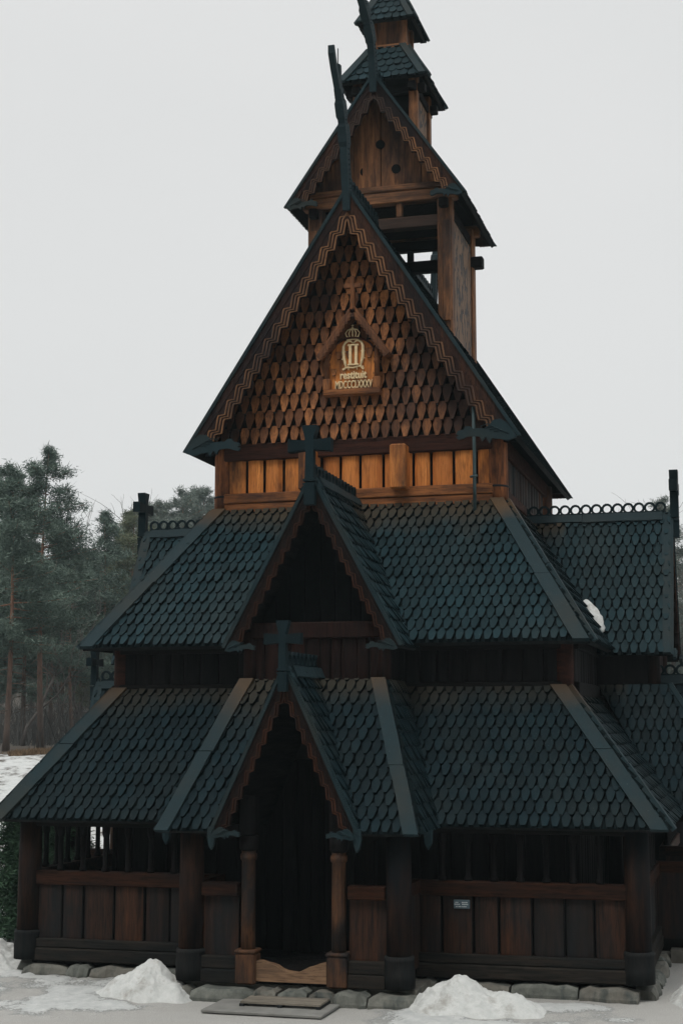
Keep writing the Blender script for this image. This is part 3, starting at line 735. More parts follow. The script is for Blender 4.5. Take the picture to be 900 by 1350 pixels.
b.prism([(PX(455.5), PZ(447)), (PX(471.5), PZ(447)), (PX(471), PZ(443)), (PX(456), PZ(443))], (0, yr-.02, 0), (1, 0, 0), (0, 0, 1), (0, .035, 0))
for x0, x1, bul in ((456, 462, -2.6), (459.5, 463, -1.), (463.5, 463.5, 0), (467.5, 464, 1.), (471, 465, 2.6)):
    b.tube([(PX(x0), yr-.01, PZ(443.5)), (PX(x0+bul*.7), yr-.012, PZ(438)), (PX((x0+x1)/2+bul*.8), yr-.012, PZ(434)), (PX(x1), yr-.01, PZ(432.5))], .0095, 6)
b.lathe(PX(463.5), yr-.01, [(.004, PZ(432.8)), (.017, PZ(431.2)), (.004, PZ(429.8))], 8)
b.tube([(PX(463.5), yr-.01, PZ(430)), (PX(463.5), yr-.01, PZ(426.8))], .006, 5); b.tube([(PX(461.9), yr-.01, PZ(428.3)), (PX(465.1), yr-.01, PZ(428.3))], .006, 5)
for k in range(5): b.lathe(PX(456.5+3.6*k), yr-.01, [(.003, PZ(444)), (.012, PZ(442.8)), (.003, PZ(441.4))], 6)
b.part('crown', 'gilt', pl)
b = CB()                                             # monogram: open letter round two bars
for sx in (-1, 1):
    c = 464.2
    pts = [(c+sx*v[0], v[1]) for v in ((.6, 451.5), (2.2, 449), (6.5, 447.5), (10.5, 450), (12.8, 455), (13, 463), (12.4, 470), (11, 476), (9.8, 481), (11.5, 484.5), (13.5, 486), (14.2, 484))]
    b.tube([(PX(u), yr, PZ(v)) for u, v in pts], [.010, .013, .017, .02, .023, .025, .024, .022, .015, .013, .011, .008], 7)
    for v in (462, 471.5): b.tube([(PX(c+sx*10), yr, PZ(v)), (PX(c+sx*15.5), yr, PZ(v))], .009, 6)
    b.box(PX(c+sx*3.9-1.7), PX(c+sx*3.9+1.7), yr-.02, yr+.02, PZ(479), PZ(454.5))
b.box(PX(457), PX(471.6), yr-.025, yr+.02, PZ(454.6), PZ(453)); b.box(PX(457), PX(471.6), yr-.025, yr+.02, PZ(480.4), PZ(478.8))
b.tube([(PX(451), yr, PZ(484.5)), (PX(457), yr, PZ(482.5)), (PX(464), yr, PZ(483.5)), (PX(471), yr, PZ(481.8)), (PX(478), yr, PZ(483))], .013, 6)
for u in (458, 469): b.tube([(PX(u), yr, PZ(480)), (PX(u), yr, PZ(486.5))], .009, 6)
b.part('monogram', 'gilt', pl)
def text_part(name, s, xc, z0, height, width, y, mat, parent, bold=.012, inv=True):
    cu = bpy.data.curves.new(name, 'FONT'); cu.body = s; cu.align_x = 'CENTER'; cu.size = 1; cu.extrude = .06; cu.offset = bold; cu.resolution_u = 3
    t = bpy.data.objects.new(name, cu); col.objects.link(t); bpy.context.view_layer.update()
    me = bpy.data.meshes.new_from_object(t.evaluated_get(bpy.context.evaluated_depsgraph_get())); bpy.data.objects.remove(t)
    co = np.array([v.co[:] for v in me.vertices]); mn, mx = co.min(0), co.max(0)
    out = np.empty_like(co); out[:, 0] = xc+((co[:, 0]-mn[0])/(mx[0]-mn[0])-.5)*width; out[:, 2] = z0+(co[:, 1]-mn[1])/(mx[1]-mn[1])*height; out[:, 1] = y-co[:, 2]*.3
    me.vertices.foreach_set('co', out.ravel()); me.materials.clear(); me.materials.append(M[mat]); me.update()
    o = bpy.data.objects.new(name, me); col.objects.link(o); o.parent = parent; return o
text_part('inscription', 'restituit', PX(464.5), PZ(498), PZ(488.3)-PZ(498), PX(482)-PX(447), yr+.005, 'gilt', pl, .022)
text_part('date_numerals', 'MDCCCLXXXV', PX(465), PZ(510.5), PZ(500)-PZ(510.5), PX(489.5)-PX(440.5), yr+.005, 'gilt', pl, .012)

# ---- bell turret on the nave ridge
W4, Y4, Z4, A4, D4 = 1.430, 2.994, 11.147, 13.197, 2.729
YT = 4.33
posts = {}
for sx in (-1, 1):
    for sy in (-1, 1):
        cx, cy = sx*1.05, YT+sy*.92; zb = A3-sl3*1.05-.35
        b = CB(); b.box(cx-.115, cx+.115, cy-.115, cy+.115, zb, 11.3, 0, .025); p = b.part('turret_post', 'tower'); posts[sx, sy] = p
        if sy < 0:
            b = CB(); b.box(cx+sx*.02-.045, cx+sx*.02+.075*1, cy-.165, cy-.113, 9.2, 10.82, 0, .012); b.part('batten', 'tower', p)
    b = CB(); b.box(sx*1.09-.03, sx*1.09+.03, YT-.80, YT+.80, A3-sl3*1.05-.4, 10.95); b.part('carved_panel', 'fret')
def beam(x0, x1, y0, y1, z0, z1, name='turret_beam', mat='tower_x'):
    b = CB(); b.box(x0, x1, y0, y1, z0, z1, 0, .015); return b.part(name, mat)
beam(-1.25, 1.25, YT-1.04, YT-.86, 11.18, 11.36); beam(-1.25, 1.25, YT-1.05, YT-.90, 11.37, 11.47)
beam(-.94, .94, YT-1.0, YT-.84, 10.76, 10.95)
beam(-.94, .94, YT+.84, YT+1.0, 11.0, 11.17, mat='dark_x'); beam(-1.32, 1.32, YT+.80, YT+.98, 10.61, 10.80, mat='dark_x'); beam(-1.25, 1.25, YT+.86, YT+1.04, 11.18, 11.36)
for sx in (-1, 1):
    beam(sx*1.05-.07, sx*1.05+.07, YT-1.15, YT+1.15, 11.02, 11.17, mat='dark'); beam(sx*.32-.05, sx*.32+.05, YT-1.0, YT-.9, 10.95, 11.18, mat='tower')
beam(.02, .12, YT+.84, YT+.96, 9.9, 11.0, mat='dark')
# floor of the bell stage
beam(-1.0, 1.0, YT-.78, YT+.78, 11.19, 11.26, 'turret_floor', 'dark')
mb = CB(); sl4 = (A4-Z4)/W4
planks(mb, -1.15, 1.15, 11.47, 13, YT-.93, .52, .012, .012, seed=15, top=lambda x: 11.47+max(0, (A4-.12-11.47)-abs(x)*sl4)); tg = mb.part('turret_gable', 'tower')
mb = CB(EAST); planks(mb, -1.15, 1.15, 11.3, 13, 2*YC-YT-.93, .30, .01, .008, seed=12, top=lambda x: 11.3+max(0, (A4-.12-11.3)-abs(x)*sl4)); mb.part('turret_gable', 'dark')
for x, z in ((.005, 12.20), (-.25, 11.77), (.262, 11.77)):
    b = CB(); yy = YT-.945; b.prism([(.075*math.cos(2*math.pi*k/18), .075*math.sin(2*math.pi*k/18)) for k in range(18)], (x, yy-.004, z), (1, 0, 0), (0, 0, 1), (0, .02, 0)); b.part('sound_hole', 'black', tg)  # black disc: the dark of an open hole put into the colour
# upper turret roof (gabled)
mb = CB()
for sg in (-1, 1):
    p = [(sg*W4, Y4+.02, Z4), (sg*W4, Y4+D4, Z4), (0, Y4+D4, A4), (0, Y4+.02, A4)]
    if sg < 0: p = [p[1], p[0], p[3], p[2]]
    plane_face(mb, p, 'hex', .135, .19, 81+sg, .02); slab(mb, p, .06, 1)
tr = mb.part('turret_roof', ['shingle', 'soffit', 'deck'])
for sg in (-1, 1):
    b = CB(); barge(b, W4, Y4, Z4, A4, sg, .24, .030, .215); b.part('barge_board', ['barge', 'rib', 'board'], tr)
    b = CB(EAST); barge(b, W4, 2*YC-Y4-D4, Z4, A4, sg, .24, .030, .215); b.part('barge_board', ['barge', 'rib', 'board'], tr)
    b = CB(); eave_beast(b, W4, Y4-.06, Z4, sg, .52); b.part('carved_beast', 'board', tr)
b = CB(); ring_crest(b, (0, Y4+.1, A4+.02), (0, 3.7, A4+.02), .18); b.part('ridge_crest', 'crest', tr); b = CB(); ring_crest(b, (0, 4.9, A4+.02), (0, Y4+D4-.1, A4+.02), .18); b.part('ridge_crest', 'crest', tr)
b = CB(); dragon(b, Y4-.02, A4+.02, NECK_B); b.part('dragon_head', 'board_x', tr)
b = CB(); dragon(b, Y4+D4+.02, A4+.02, NECK_B, -1); b.part('dragon_head', 'crest', tr)

# lantern stage with hipped roof, then the spire
YL = 4.276
def hip_roof(name, w, z, wt, zt, style, pw, ph, seed):
    mb = CB()
    for k in range(4):
        R = Matrix.Translation((0, YL, 0)) @ Matrix.Rotation(k*math.pi/2, 4, 'Z'); mb.F = R
        p = [(-w, -w, z), (w, -w, z), (wt, -wt, zt), (-wt, -wt, zt)] if wt > .02 else [(-w, -w, z), (w, -w, z), (0, 0, zt)]
        plane_face(mb, p, style, pw, ph, seed+k, .03); slab(mb, p, .05, 1)
    roof = mb.part(name, ['shingle', 'soffit', 'deck'])
    for k in range(4):
        R = Matrix.Translation((0, YL, 0)) @ Matrix.Rotation(k*math.pi/2, 4, 'Z')
        b = CB(R); n = Vector((0, -(zt-z), w-wt))
        for sg in (-1, 1): edge_board(b, (sg*w, -w-.01, z-.015), (sg*wt, -wt, zt), (-sg, 0, 0), .10, n, .03)
        b.part('hip_board', 'board', roof)
    return roof
def stage(h, z0, z1, pr, panel, pz0, name):
    for sx in (-1, 1):
        for sy in (-1, 1):
            b = CB(); cx, cy = sx*(h-pr), YL+sy*(h-pr); b.box(cx-pr, cx+pr, cy-pr, cy+pr, z0, z1, 0, .012); b.part(name+'_post', 'tower')
    for k in range(4):
        R = Matrix.Translation((0, YL, 0)) @ Matrix.Rotation(k*math.pi/2, 4, 'Z')
        b = CB(R); b.box(-h+2*pr, h-2*pr, -h+.05, -h+.09, pz0, 13.3 if name == 'lantern' and k in (1, 3) else panel); b.part(name+'_panel', 'fret' if name == 'lantern' and k in (1, 3) else 'tower')
stage(.54, 12.3, 13.5, .075, 12.75, 12.3, 'lantern')
for k in range(4):
    R = Matrix.Translation((0, YL, 0)) @ Matrix.Rotation(k*math.pi/2, 4, 'Z')
    b = CB(R); b.box(-.66, .66, -.53, -.40, 13.2, 13.33, 0, .01); b.part('lantern_beam', 'dark_x')
hip_roof('lantern_roof', .729, 13.374, .31, 14.09, 'round', .135, .165, 90)
stage(.30, 14.0, 14.62, .05, 14.6, 14.0, 'spire')
mb = CB(); mb.box(-.19, .19, YL-.19, YL+.19, 14.0, 14.6); mb.part('spire_core', 'dark')
mb = CB(); mb.box(-.36, .36, YL-.36, YL+.36, 12.4, 13.4); mb.part('lantern_core', 'black')
mb = CB(); mb.box(-.335, .335, YL-.335, YL+.335, 14.075, 14.15, 0, .01); mb.part('spire_sill', 'tower_x')
hip_roof('spire_roof', .476, 14.507, .03, 15.45, 'round', .13, .15, 95)
b = CB(); b.lathe(0, YL, [(.06, 15.35), (.05, 15.5), (.09, 15.56), (.03, 15.66), (.015, 16.3)], 10); b.part('spire_finial', 'crest')

# ------------------------------------------------------------------ small things about the church
sg = empty('information_sign', (1.868, -.05, .81))
b = MB(Matrix.Translation((-1.868, .05, -.81))); b.box(1.768, 1.967, -.065, -.035, .81, .915, 0, .004); b.build('sign_plate', 'sign', sg)
b = MB(Matrix.Translation((-1.868, .05, -.81))); r = random.Random(3)
for z, segs in ((.885, ((1.79, 1.83), (1.87, 1.945))), (.862, ((1.78, 1.85), (1.875, 1.955))), (.835, ((1.795, 1.82), (1.825, 1.86), (1.865, 1.93)))):
    for a, c in segs:
        x = a
        while x < c-.004:
            w = r.uniform(.004, .010); b.box(x, min(c, x+w), -.067, -.064, z-r.uniform(.004, .006), z+r.uniform(.004, .007)); x += w+.004
b.build('sign_lettering', 'white', sg)
tag(sg, 'small blue grey notice with white lettering on the dark right hand wall', 'sign')

def blob(name, cx, cy, z0, rx, ry, h, seed, label, cat='snow pile', peak=1.6, tails=(), amp=.085):
    """heap of snow: polar height field with a lumpy skirt"""
    mb = MB(Matrix.Identity(4)); nr, na = 44, 120; ids = []
    for i in range(nr+1):
        row = []
        for j in range(na):
            a = 2*math.pi*j/na; t = i/nr
            ca, sa = math.cos(a), math.sin(a)
            k = 1+.28*mnoise.noise((ca*1.3+seed, sa*1.3, seed*.7))
            for ta, tl in tails: k += tl*max(0, math.cos(a-ta))**6
            x, y = rx*t*k*ca, ry*t*k*sa
            z = h*(1-t)**peak*(1+.15*t)+h*.22*max(0, 1-t*t)*t
            z += amp*(1-t)**.6*(mnoise.fractal((x*3.2+seed, y*3.2, seed), .7, 2.1, 5)*(.35+t*1.9)+(.2+t)*.20*abs(mnoise.noise((x*11+seed, y*11, 3)))+(.15+t)*.14*mnoise.noise((x*24, y*24, seed)))
            row.append(mb.vert((x, y, z-.035*t)))
        ids.append(row)
    for i in range(nr):
        for j in range(na): mb.face((ids[i][j], ids[i+1][j], ids[i+1][(j+1) % na], ids[i][(j+1) % na]), 0, True)
    o = mb.build(name, 'snow', None); o.location = (cx, cy, z0); tag(o, label, cat); return o
G0 = -.2
blob('snow_pile', -1.70, -1.15, G0, .62, .50, .44, 1.3, 'pointed white snow pile against the left porch post', peak=1.25, tails=((math.pi*.98, .4),))
blob('snow_pile', 2.00, -1.20, G0, .62, .50, .40, 4.1, 'broad white snow pile with a low tail, in front of the right wall', peak=1.15, tails=((.12, .9),))
blob('snow_pile', -4.75, .35, G0, .75, .9, .42, 7.7, 'low snow pile past the left corner post', peak=1.2)
blob('snow_pile', 4.75, .3, G0, .45, .8, .30, 9.2, 'small snow pile by the right corner stones', peak=1.2)
# clump of snow stuck in the valley of the right hand roof
mb = MB(); rings = []; rs = random.Random(8)
for k in range(12):
    t = k/11; c = Vector((.05-.22*t, -.06+.20*t, -.20+.46*t)); r = .105*math.sin(math.pi*min(.96, .10+.88*t))**.6+.006
    rings.append([c+Vector((math.cos(2*math.pi*q/14)*r*rs.uniform(.8, 1.2), math.sin(2*math.pi*q/14)*r*rs.uniform(.8, 1.2)-.04, math.sin(2*math.pi*q/14)*r*.5+rs.uniform(-.008, .008))) for q in range(14)])
mb.loft(rings, 0, True, True, True)
o = mb.build('snow_clump', 'snow'); o.location = (3.26, 3.40, 4.60)
tag(o, 'small white lump of snow caught in the roof valley on the right', 'snow')

# concrete slab and the wooden grating on it
b = MB(); b.box(-.72, .72, -.36, .36, 0, .035, 0, .008); o = b.build('doorstep_slab', 'concrete'); o.location = (-.06, -1.66, -.19); o.rotation_euler = (0, 0, -.02)
tag(o, 'flat grey concrete slab on the ground before the church door', 'doorstep')
gr = empty('door_grating', (.06, -1.50, -.153))
b = MB()
for k in range(9): b.box(-.48, .48, -.20+k*.045, -.20+k*.045+.036, .03, .052)
b.build('slats', 'grate', gr)
b = MB()
for x in (-.46, .0, .46): b.box(x-.025, x+.025, -.215, .215, 0, .029)
b.build('bearers', 'iron', gr)
tag(gr, 'low wooden slatted grating lying on the concrete doorstep', 'door mat')

# ------------------------------------------------------------------ ground: one sheet, fine near the church front
def vnoise(X, Y, s, seed):
    r = np.random.RandomState(seed); T = r.rand(256, 256)
    x, y = X*s+50, Y*s+50; xi, yi = np.floor(x).astype(int), np.floor(y).astype(int); fx, fy = x-xi, y-yi
    fx = fx*fx*(3-2*fx); fy = fy*fy*(3-2*fy)
    g = lambda a, b: T[a % 256, b % 256]
    return (g(xi, yi)*(1-fx)+g(xi+1, yi)*fx)*(1-fy)+(g(xi, yi+1)*(1-fx)+g(xi+1, yi+1)*fx)*fy
def fbm(X, Y, s, seed, o=4): return sum(vnoise(X, Y, s*2**k, seed+k)*.5**k for k in range(o))/sum(.5**k for k in range(o))
def sstep(a, b, x): t = np.clip((x-a)/(b-a), 0, 1); return t*t*(3-2*t)
def grow(a, b, n, p=2.2): t = np.linspace(0, 1, n)**p; return a+(b-a)*t
xs = np.concatenate([grow(-6, -320, 46)[::-1], np.arange(-5.97, 7.0, .034), grow(7.0, 320, 46)])
ys = np.concatenate([grow(-4.0, -120, 30)[::-1], np.arange(-3.966, .9, .034), grow(.93, 420, 90, 2.0)])
X, Y = np.meshgrid(xs, ys)
def terrain(X, Y):
    z = np.full_like(X, G0)
    z = z+sstep(-4.5, -17, Y)*1.55                       # bank the photographer stands on
    z = z+sstep(11, 27, Y)*2.25+sstep(70, 190, Y)*14.0      # bank up to the wood
    z = z+(fbm(X, Y, .12, 3)-.5)*.5*sstep(9, 16, Y)
    return z
Z = terrain(X, Y)
near = (1-sstep(3, 9, np.abs(X)-3))*(1-sstep(2, 8, np.abs(Y+1)))
band_l = sstep(-.9, -1.6, X)*sstep(-2.75, -2.0, Y)*sstep(.2, -.15, Y)
band_r = sstep(.75, 1.4, X)*sstep(-.25, -.75, Y)*sstep(4.4, 3.6, X+.0*Y)
far = np.maximum(sstep(4.6, 6.5, np.abs(X)), sstep(9, 11, Y))
front = sstep(-3.4, -4.6, Y)*.6
S = np.clip(np.maximum.reduce([band_l*.64, band_r*.60, far*.9, front]), 0, 1)
nse = fbm(X, Y, 1.5, 11, 5)
S = np.clip(S+(nse-.54)*2.0*(S > .02)*(np.abs(Y) < 6)+(nse-.52)*.8*(S > .02)*(np.abs(Y) >= 6), 0, 1)
Z = Z+near*(S*.045*(.4+fbm(X, Y, 3, 21))+(fbm(X, Y, 6, 31)-.5)*.055*np.clip(S*2, .15, 1))
FOR = np.clip(sstep(25, 31, Y)+.42*sstep(9, 13, Y), 0, 1)
me = bpy.data.meshes.new('ground'); ny, nx = X.shape
co = np.stack([X, Y, Z], -1).reshape(-1, 3)
i = (np.arange(ny-1)[:, None]*nx+np.arange(nx-1)[None, :]).ravel()
faces = np.stack([i, i+1, i+nx+1, i+nx], 1)
me.from_pydata(co.tolist(), [], faces.tolist())
for nme, A in (('snow', S), ('forest', FOR)):
    at = me.attributes.new(nme, 'FLOAT', 'POINT'); at.data.foreach_set('value', A.ravel().astype(np.float32))
me.polygons.foreach_set('use_smooth', [True]*len(me.polygons)); me.materials.append(M['ground']); me.update()
g = bpy.data.objects.new('ground', me); col.objects.link(g); tag(g, 'grey gravel yard with old snow, rising to a snowy bank', 'ground', kind='structure')
def tz(x, y): return float(terrain(np.array([[x]], float), np.array([[y]], float))[0, 0])

# ------------------------------------------------------------------ trees
def tuft(mb, c, r, n, rn, ln, mi=0, up=.35):
    for _ in range(n):
        d = Vector((rn.gauss(0, 1), rn.gauss(0, 1), rn.gauss(0, .7)+up)).normalized()
        p = c+Vector((rn.gauss(0, 1), rn.gauss(0, 1), rn.gauss(0, .75)))*r*.5
        s = d.cross(Vector((rn.gauss(0, 1), rn.gauss(0, 1), rn.gauss(0, 1)))).normalized()*ln*.085
        q = p+d*ln*rn.uniform(.7, 1.3)
        a = mb.verts((p-s, p+s, q)); mb.face(a, mi)
def pine(H, seed, base=.35, spread=.20, nb=58, mat='needle', dens=1.0, lean=0.):
    rn = random.Random(seed); t = MB(); cr = MB(); lb = MB()
    bx, by = rn.uniform(-.3, .3), rn.uniform(-.3, .3)
    def tp(h): return Vector((bx*math.sin(h/H*3)+lean*h, by*math.sin(h/H*2.4), h))
    hs = [H*k/12 for k in range(13)]; r0 = .0115*H
    t.tube([tp(h) for h in hs], [r0*(1-.93*h/H)*(1.25 if h == 0 else 1) for h in hs], 9)
    for k in range(nb):
        f = base+(1-base)*(k+rn.random())/nb; h = f*H; u = (f-base)/(1-base)
        prof = (1-u)**.72*(.6+.4*min(1, u*4)) + .03
        L = H*spread*prof*rn.uniform(.55, 1.35); a = rn.uniform(0, 2*math.pi); up = -.10+.55*u+rn.uniform(-.15, .15)
        p0 = tp(h); d = Vector((math.cos(a), math.sin(a), up)); 
        pts = [p0+d*L*s+Vector((0, 0, .10*L*s*s-.06*L*s)) for s in (0, .35, .7, 1)]
        t.tube(pts, [.004*H*(1-u*.7), .003*H*(1-u*.7), .0016*H, .0008*H], 5)
        nt_ = max(4, int((4+6.5*L)*dens))
        for j in range(nt_):
            s = .28+.72*(j+rn.random())/nt_; side = Vector((-d.y, d.x, 0))*rn.uniform(-.33, .33)*L*s
            c = p0+d*L*s+Vector((0, 0, .02*L))+side
            tuft(cr, c, .20+.13*min(L, 2), int(46*dens), rn, .22)
    for k in range(int(8)):                                 # dead lower limbs
        h = H*rn.uniform(.12, base); a = rn.uniform(0, 6.28); L = rn.uniform(.4, 1.3); p0 = tp(h); d = Vector((math.cos(a), math.sin(a), rn.uniform(-.3, .1)))
        t.tube([p0, p0+d*L*.5, p0+d*L+Vector((0, 0, -.1*L))], [.03, .018, .006], 4)
    root = empty('pine_tree')
    t.build('trunk', 'bark', root, False); cr.build('crown', mat, root, False)
    return root
def bare(H, seed, name='bare_tree', spread=.5):
    rn = random.Random(seed); mb = MB(); tr = MB()
    def grow_(p, d, L, r, lev, m):
        pts = [p]; n = 4
        for k in range(n):
            d = (d+Vector((rn.gauss(0, .16), rn.gauss(0, .16), rn.gauss(0, .10)+.05))).normalized(); p = p+d*L/n; pts.append(p)
        m.tube(pts, [r*(1-.45*k/n) for k in range(n+1)], 5 if lev else 8)
        if lev >= 4: return
        for _ in range(4 if lev < 3 else 3):
            q = pts[rn.randint(2, n)]; e = (d+Vector((rn.gauss(0, spread), rn.gauss(0, spread), rn.gauss(.1, .35)))).normalized()
            grow_(q, e, L*rn.uniform(.5, .75), r*.5, lev+1, mb)
    grow_(Vector((0, 0, 0)), Vector((0, 0, 1)), H*.42, .012*H, 0, tr)
    root = empty(name); tr.build('trunk', 'twig', root, False); mb.build('crown', 'twig', root, False); return root
def clone(src, loc, rz, s):
    r = src.copy(); col.objects.link(r); r.location = loc; r.rotation_euler = (0, 0, rz); r.scale = (s, s, s)
    for ch in src.children:
        c = ch.copy(); col.objects.link(c); c.parent = r
    return r
def put(o, loc, rz=0, s=1.): o.location = loc; o.rotation_euler = (0, 0, rz); o.scale = (s, s, s); return o
# the camera stands at (5.46,-18.41,3.10); a direction is given as a picture column, a distance along y
CAM = (5.4618, -18.4133, 3.0954); YAW = .2558
def at(u, y):
    a = math.atan((u-482.3)/1947.4*.99)-YAW
    return CAM[0]+math.tan(a)*(y-CAM[1]), y
protos = [pine(13, 1, .36, .205, 60), pine(12, 2, .36, .22, 56), pine(11, 3, .22, .20, 62, 'needle', .9), pine(12, 4, .22, .27, 62, 'needle2'), pine(12.5, 6, .20, .24, 62, 'needle3', .85)]
GRP = 'pines of the wood behind the church'
near_trees = [ # proto, column, y, height, rot, label
 (0, 54, 38, 12.6, .3, 'tallest pine, with a bare orange trunk low down, at the left of the wood'),
 (1, 8, 34, 11.2, 1.1, 'dark pine cut by the left edge of the picture'),
 (2, 30, 46, 11.6, 2.0, 'narrow pine between the left edge and the tallest pine'),
 (2, 130, 52, 12.0, 4.0, 'slender pointed pine standing right of the tallest pine'),
 (3, 170, 56, 12.6, .9, 'broad olive pine beside the north ridge cross'),
 (1, 96, 44, 8.6, 3.3, 'low bushy pine between the tallest and the slender pine'),
 (4, 232, 66, 15.2, 5.1, 'pale hazy pine just left of the nave corner'),
 (4, 268, 72, 16.2, 2.7, 'pale rounded pine close against the nave corner'),
 (4, 205, 60, 13.6, 2.2, 'grey green pine behind the left dormer ridge'),
 (2, 82, 60, 11.5, 1.6, 'thin pine behind the tallest pine'),
 (1, 66, 50, 10.6, 4.4, 'dense pine close behind the bare orange trunk'),
 (3, 150, 62, 12.0, 2.9, 'olive pine between the slender pine and the north ridge cross'),
 (4, 218, 74, 15.6, 2.6, 'pale pine low between the ridge cross and the nave corner'),
 (4, 250, 78, 17.0, 4.9, 'pale pine behind the bare tree by the nave corner'),
 (3, 190, 68, 14.4, .2, 'olive pine directly behind the north ridge cross'),
 (0, -14, 42, 12.6, .8, 'pine half outside the left edge of the picture'),
 (3, 108, 54, 10.2, 5.5, 'squat olive pine low down beside the slender pine'),
]
used = set()
for k, u, y, H, rz, lab in near_trees:
    x, yy = at(u, y); base_h = (13, 12, 11, 12, 12.5)[k]; loc = (x, yy, tz(x, yy)-.05)
    if k in used: o = clone(protos[k], loc, rz, H/base_h)
    else: used.add(k); o = put(protos[k], loc, rz, H/base_h)
    tag(o, lab, 'pine tree', GRP)
rr = random.Random(12)
for k in range(44):                                     # the dim wood further back, one by one
    u = rr.uniform(-60, 330); y = rr.uniform(80, 135); x, yy = at(u, y); p = rr.choice((0, 1, 2, 3, 4, 4, 4))
    o = clone(protos[p], (x, yy, tz(x, yy)-.05), rr.uniform(0, 6.28), rr.uniform(.55, 1.0))
    tag(o, 'dim hazy pine deep in the wood behind the nearer trunks', 'pine tree', 'far pines deep in the wood')
# right of the church
x, y = at(884, 62); o = clone(protos[4], (x, y, tz(x, y)), 1.2, 1.03); tag(o, 'pale pine top showing over the right ridge cross', 'pine tree', GRP)
for k in range(14):
    u = rr.uniform(720, 1010); y = rr.uniform(52, 80); x, y = at(u, y)
    o = clone(protos[rr.choice((0, 2, 4, 4))], (x, y, tz(x, y)), rr.uniform(0, 6), rr.uniform(.70, .84)); tag(o, 'hazy pine hidden mostly behind the south ridge crest', 'pine tree', 'pines behind the south ridge')
bp = bare(13.2, 5)
bl = [(244, 70, 1.24, 'bare leafless tree rising above the pines by the nave corner'), (868, 62, .98, 'bare leafless tree above the right ridge crest'),
      (30, 42, .62, 'dark leafless tree among trunks left of the orange trunk'), (85, 48, .66, 'dark leafless tree among trunks right of the orange trunk'), (118, 46, .55, 'dark leafless tree nearest the lower left roof')]
for k, (u, y, s, lab) in enumerate(bl):
    x, y = at(u, y); loc = (x, y, tz(x, y)); o = put(bp, loc, 0, s) if k == 0 else clone(bp, loc, k*1.7, s); tag(o, lab, 'bare tree', 'leafless trees')
# brushwood under the trees : beyond counting
mb = MB(); rb = random.Random(41)
for k in range(230):
    u = rb.uniform(-80, 300); y = rb.uniform(36, 84); x, yy = at(u, y); z0 = tz(x, yy); H = rb.uniform(1.0, 4.2)
    for j in range(9):
        q = Vector((x+rb.gauss(0, .25), yy+rb.gauss(0, .25), z0)); d = Vector((rb.gauss(0, .3), rb.gauss(0, .3), 1)); h = H*rb.uniform(.5, 1); sd_ = Vector((.016, .006, 0))
        p1 = q+d*h*.5; p2 = p1+(d+Vector((rb.gauss(0, .35), rb.gauss(0, .35), 0)))*h*.5
        a = mb.verts((q-sd_, q+sd_, p1+sd_*.7, p1-sd_*.7)); mb.face(a); mb.face((a[3], a[2], mb.vert(p2)))
        for m_ in range(3):
            e = p1+(p2-p1)*rb.random(); f_ = e+Vector((rb.gauss(0, .5), rb.gauss(0, .5), rb.uniform(.1, .6)))*h*.22; mb.face(mb.verts((e-sd_*.5, e+sd_*.5, f_)))
tag(mb.build('brushwood', 'brush', None, False), 'tangle of bare brushwood under the pines on the left', 'brushwood', kind='stuff')
# unseen pine belt added behind the camera to shade the low sky
mb = MB(); rw = random.Random(77)
for k in range(84):
    a = rw.uniform(-1.15, 1.15); R = rw.uniform(16, 34); x, y = 4+R*math.sin(a)*1.5, -17-R*math.cos(a)*.85; H = rw.uniform(19, 27); z0 = tz(x, y)
    mb.tube([(x, y, z0), (x+.1, y, z0+H*.9)], [.2, .05], 6)
    for j in range(150):
        f = rw.uniform(.12, 1); q = Vector((x, y, z0+f*H)); rad = (1-f)*H*.24+.4
        tuft(mb, q+Vector((rw.gauss(0, .6), rw.gauss(0, .6), 0))*rad, .8, 3, rw, 1.5)
tag(mb.build('wood', 'needle', None, False), 'unseen belt of pines added behind the camera to block low sky light', 'wood', kind='stuff')
# far wood on the slope behind everything: one mass
mb = MB(); rw = random.Random(78)
for k in range(330):
    y = rw.uniform(112, 178); x = rw.uniform(-175, 135); H = rw.uniform(9, 13.5); z0 = tz(x, y)-.2
    mb.tube([(x, y, z0), (x+.1, y, z0+H*.92)], [.16, .03], 5)
    for j in range(46):
        f = rw.uniform(.10, 1)**.8; rad = (1-f)*H*.20+.15
        tuft(mb, Vector((x+rw.gauss(0, .6)*rad, y+rw.gauss(0, .6)*rad, z0+f*H)), .5, 5, rw, .75)
tag(mb.build('far_wood', 'needle3', None, False), 'far pine wood on the slope beyond the church', 'wood', kind='stuff')
# dry grass along the top of the bank : beyond counting
mb = MB(); rg = random.Random(5)
for _ in range(9000):
    u = rg.uniform(-40, 200); y = 25.0+abs(rg.gauss(0, 1.6)); x, y = at(u, y); c = Vector((x, y, tz(x, y)-.02))
    if mnoise.noise((x*.5, y*.5, 1)) < -.12: continue
    d = Vector((rg.gauss(0, .4), rg.gauss(0, .4), 1)).normalized(); L = rg.uniform(.08, .24); s = Vector((.012, .004, 0))
    mb.face(mb.verts((c-s, c+s, c+d*L)))
tag(mb.build('grass', 'grass', None, False), 'dry brown grass along the top of the snowy bank', 'grass', kind='stuff')
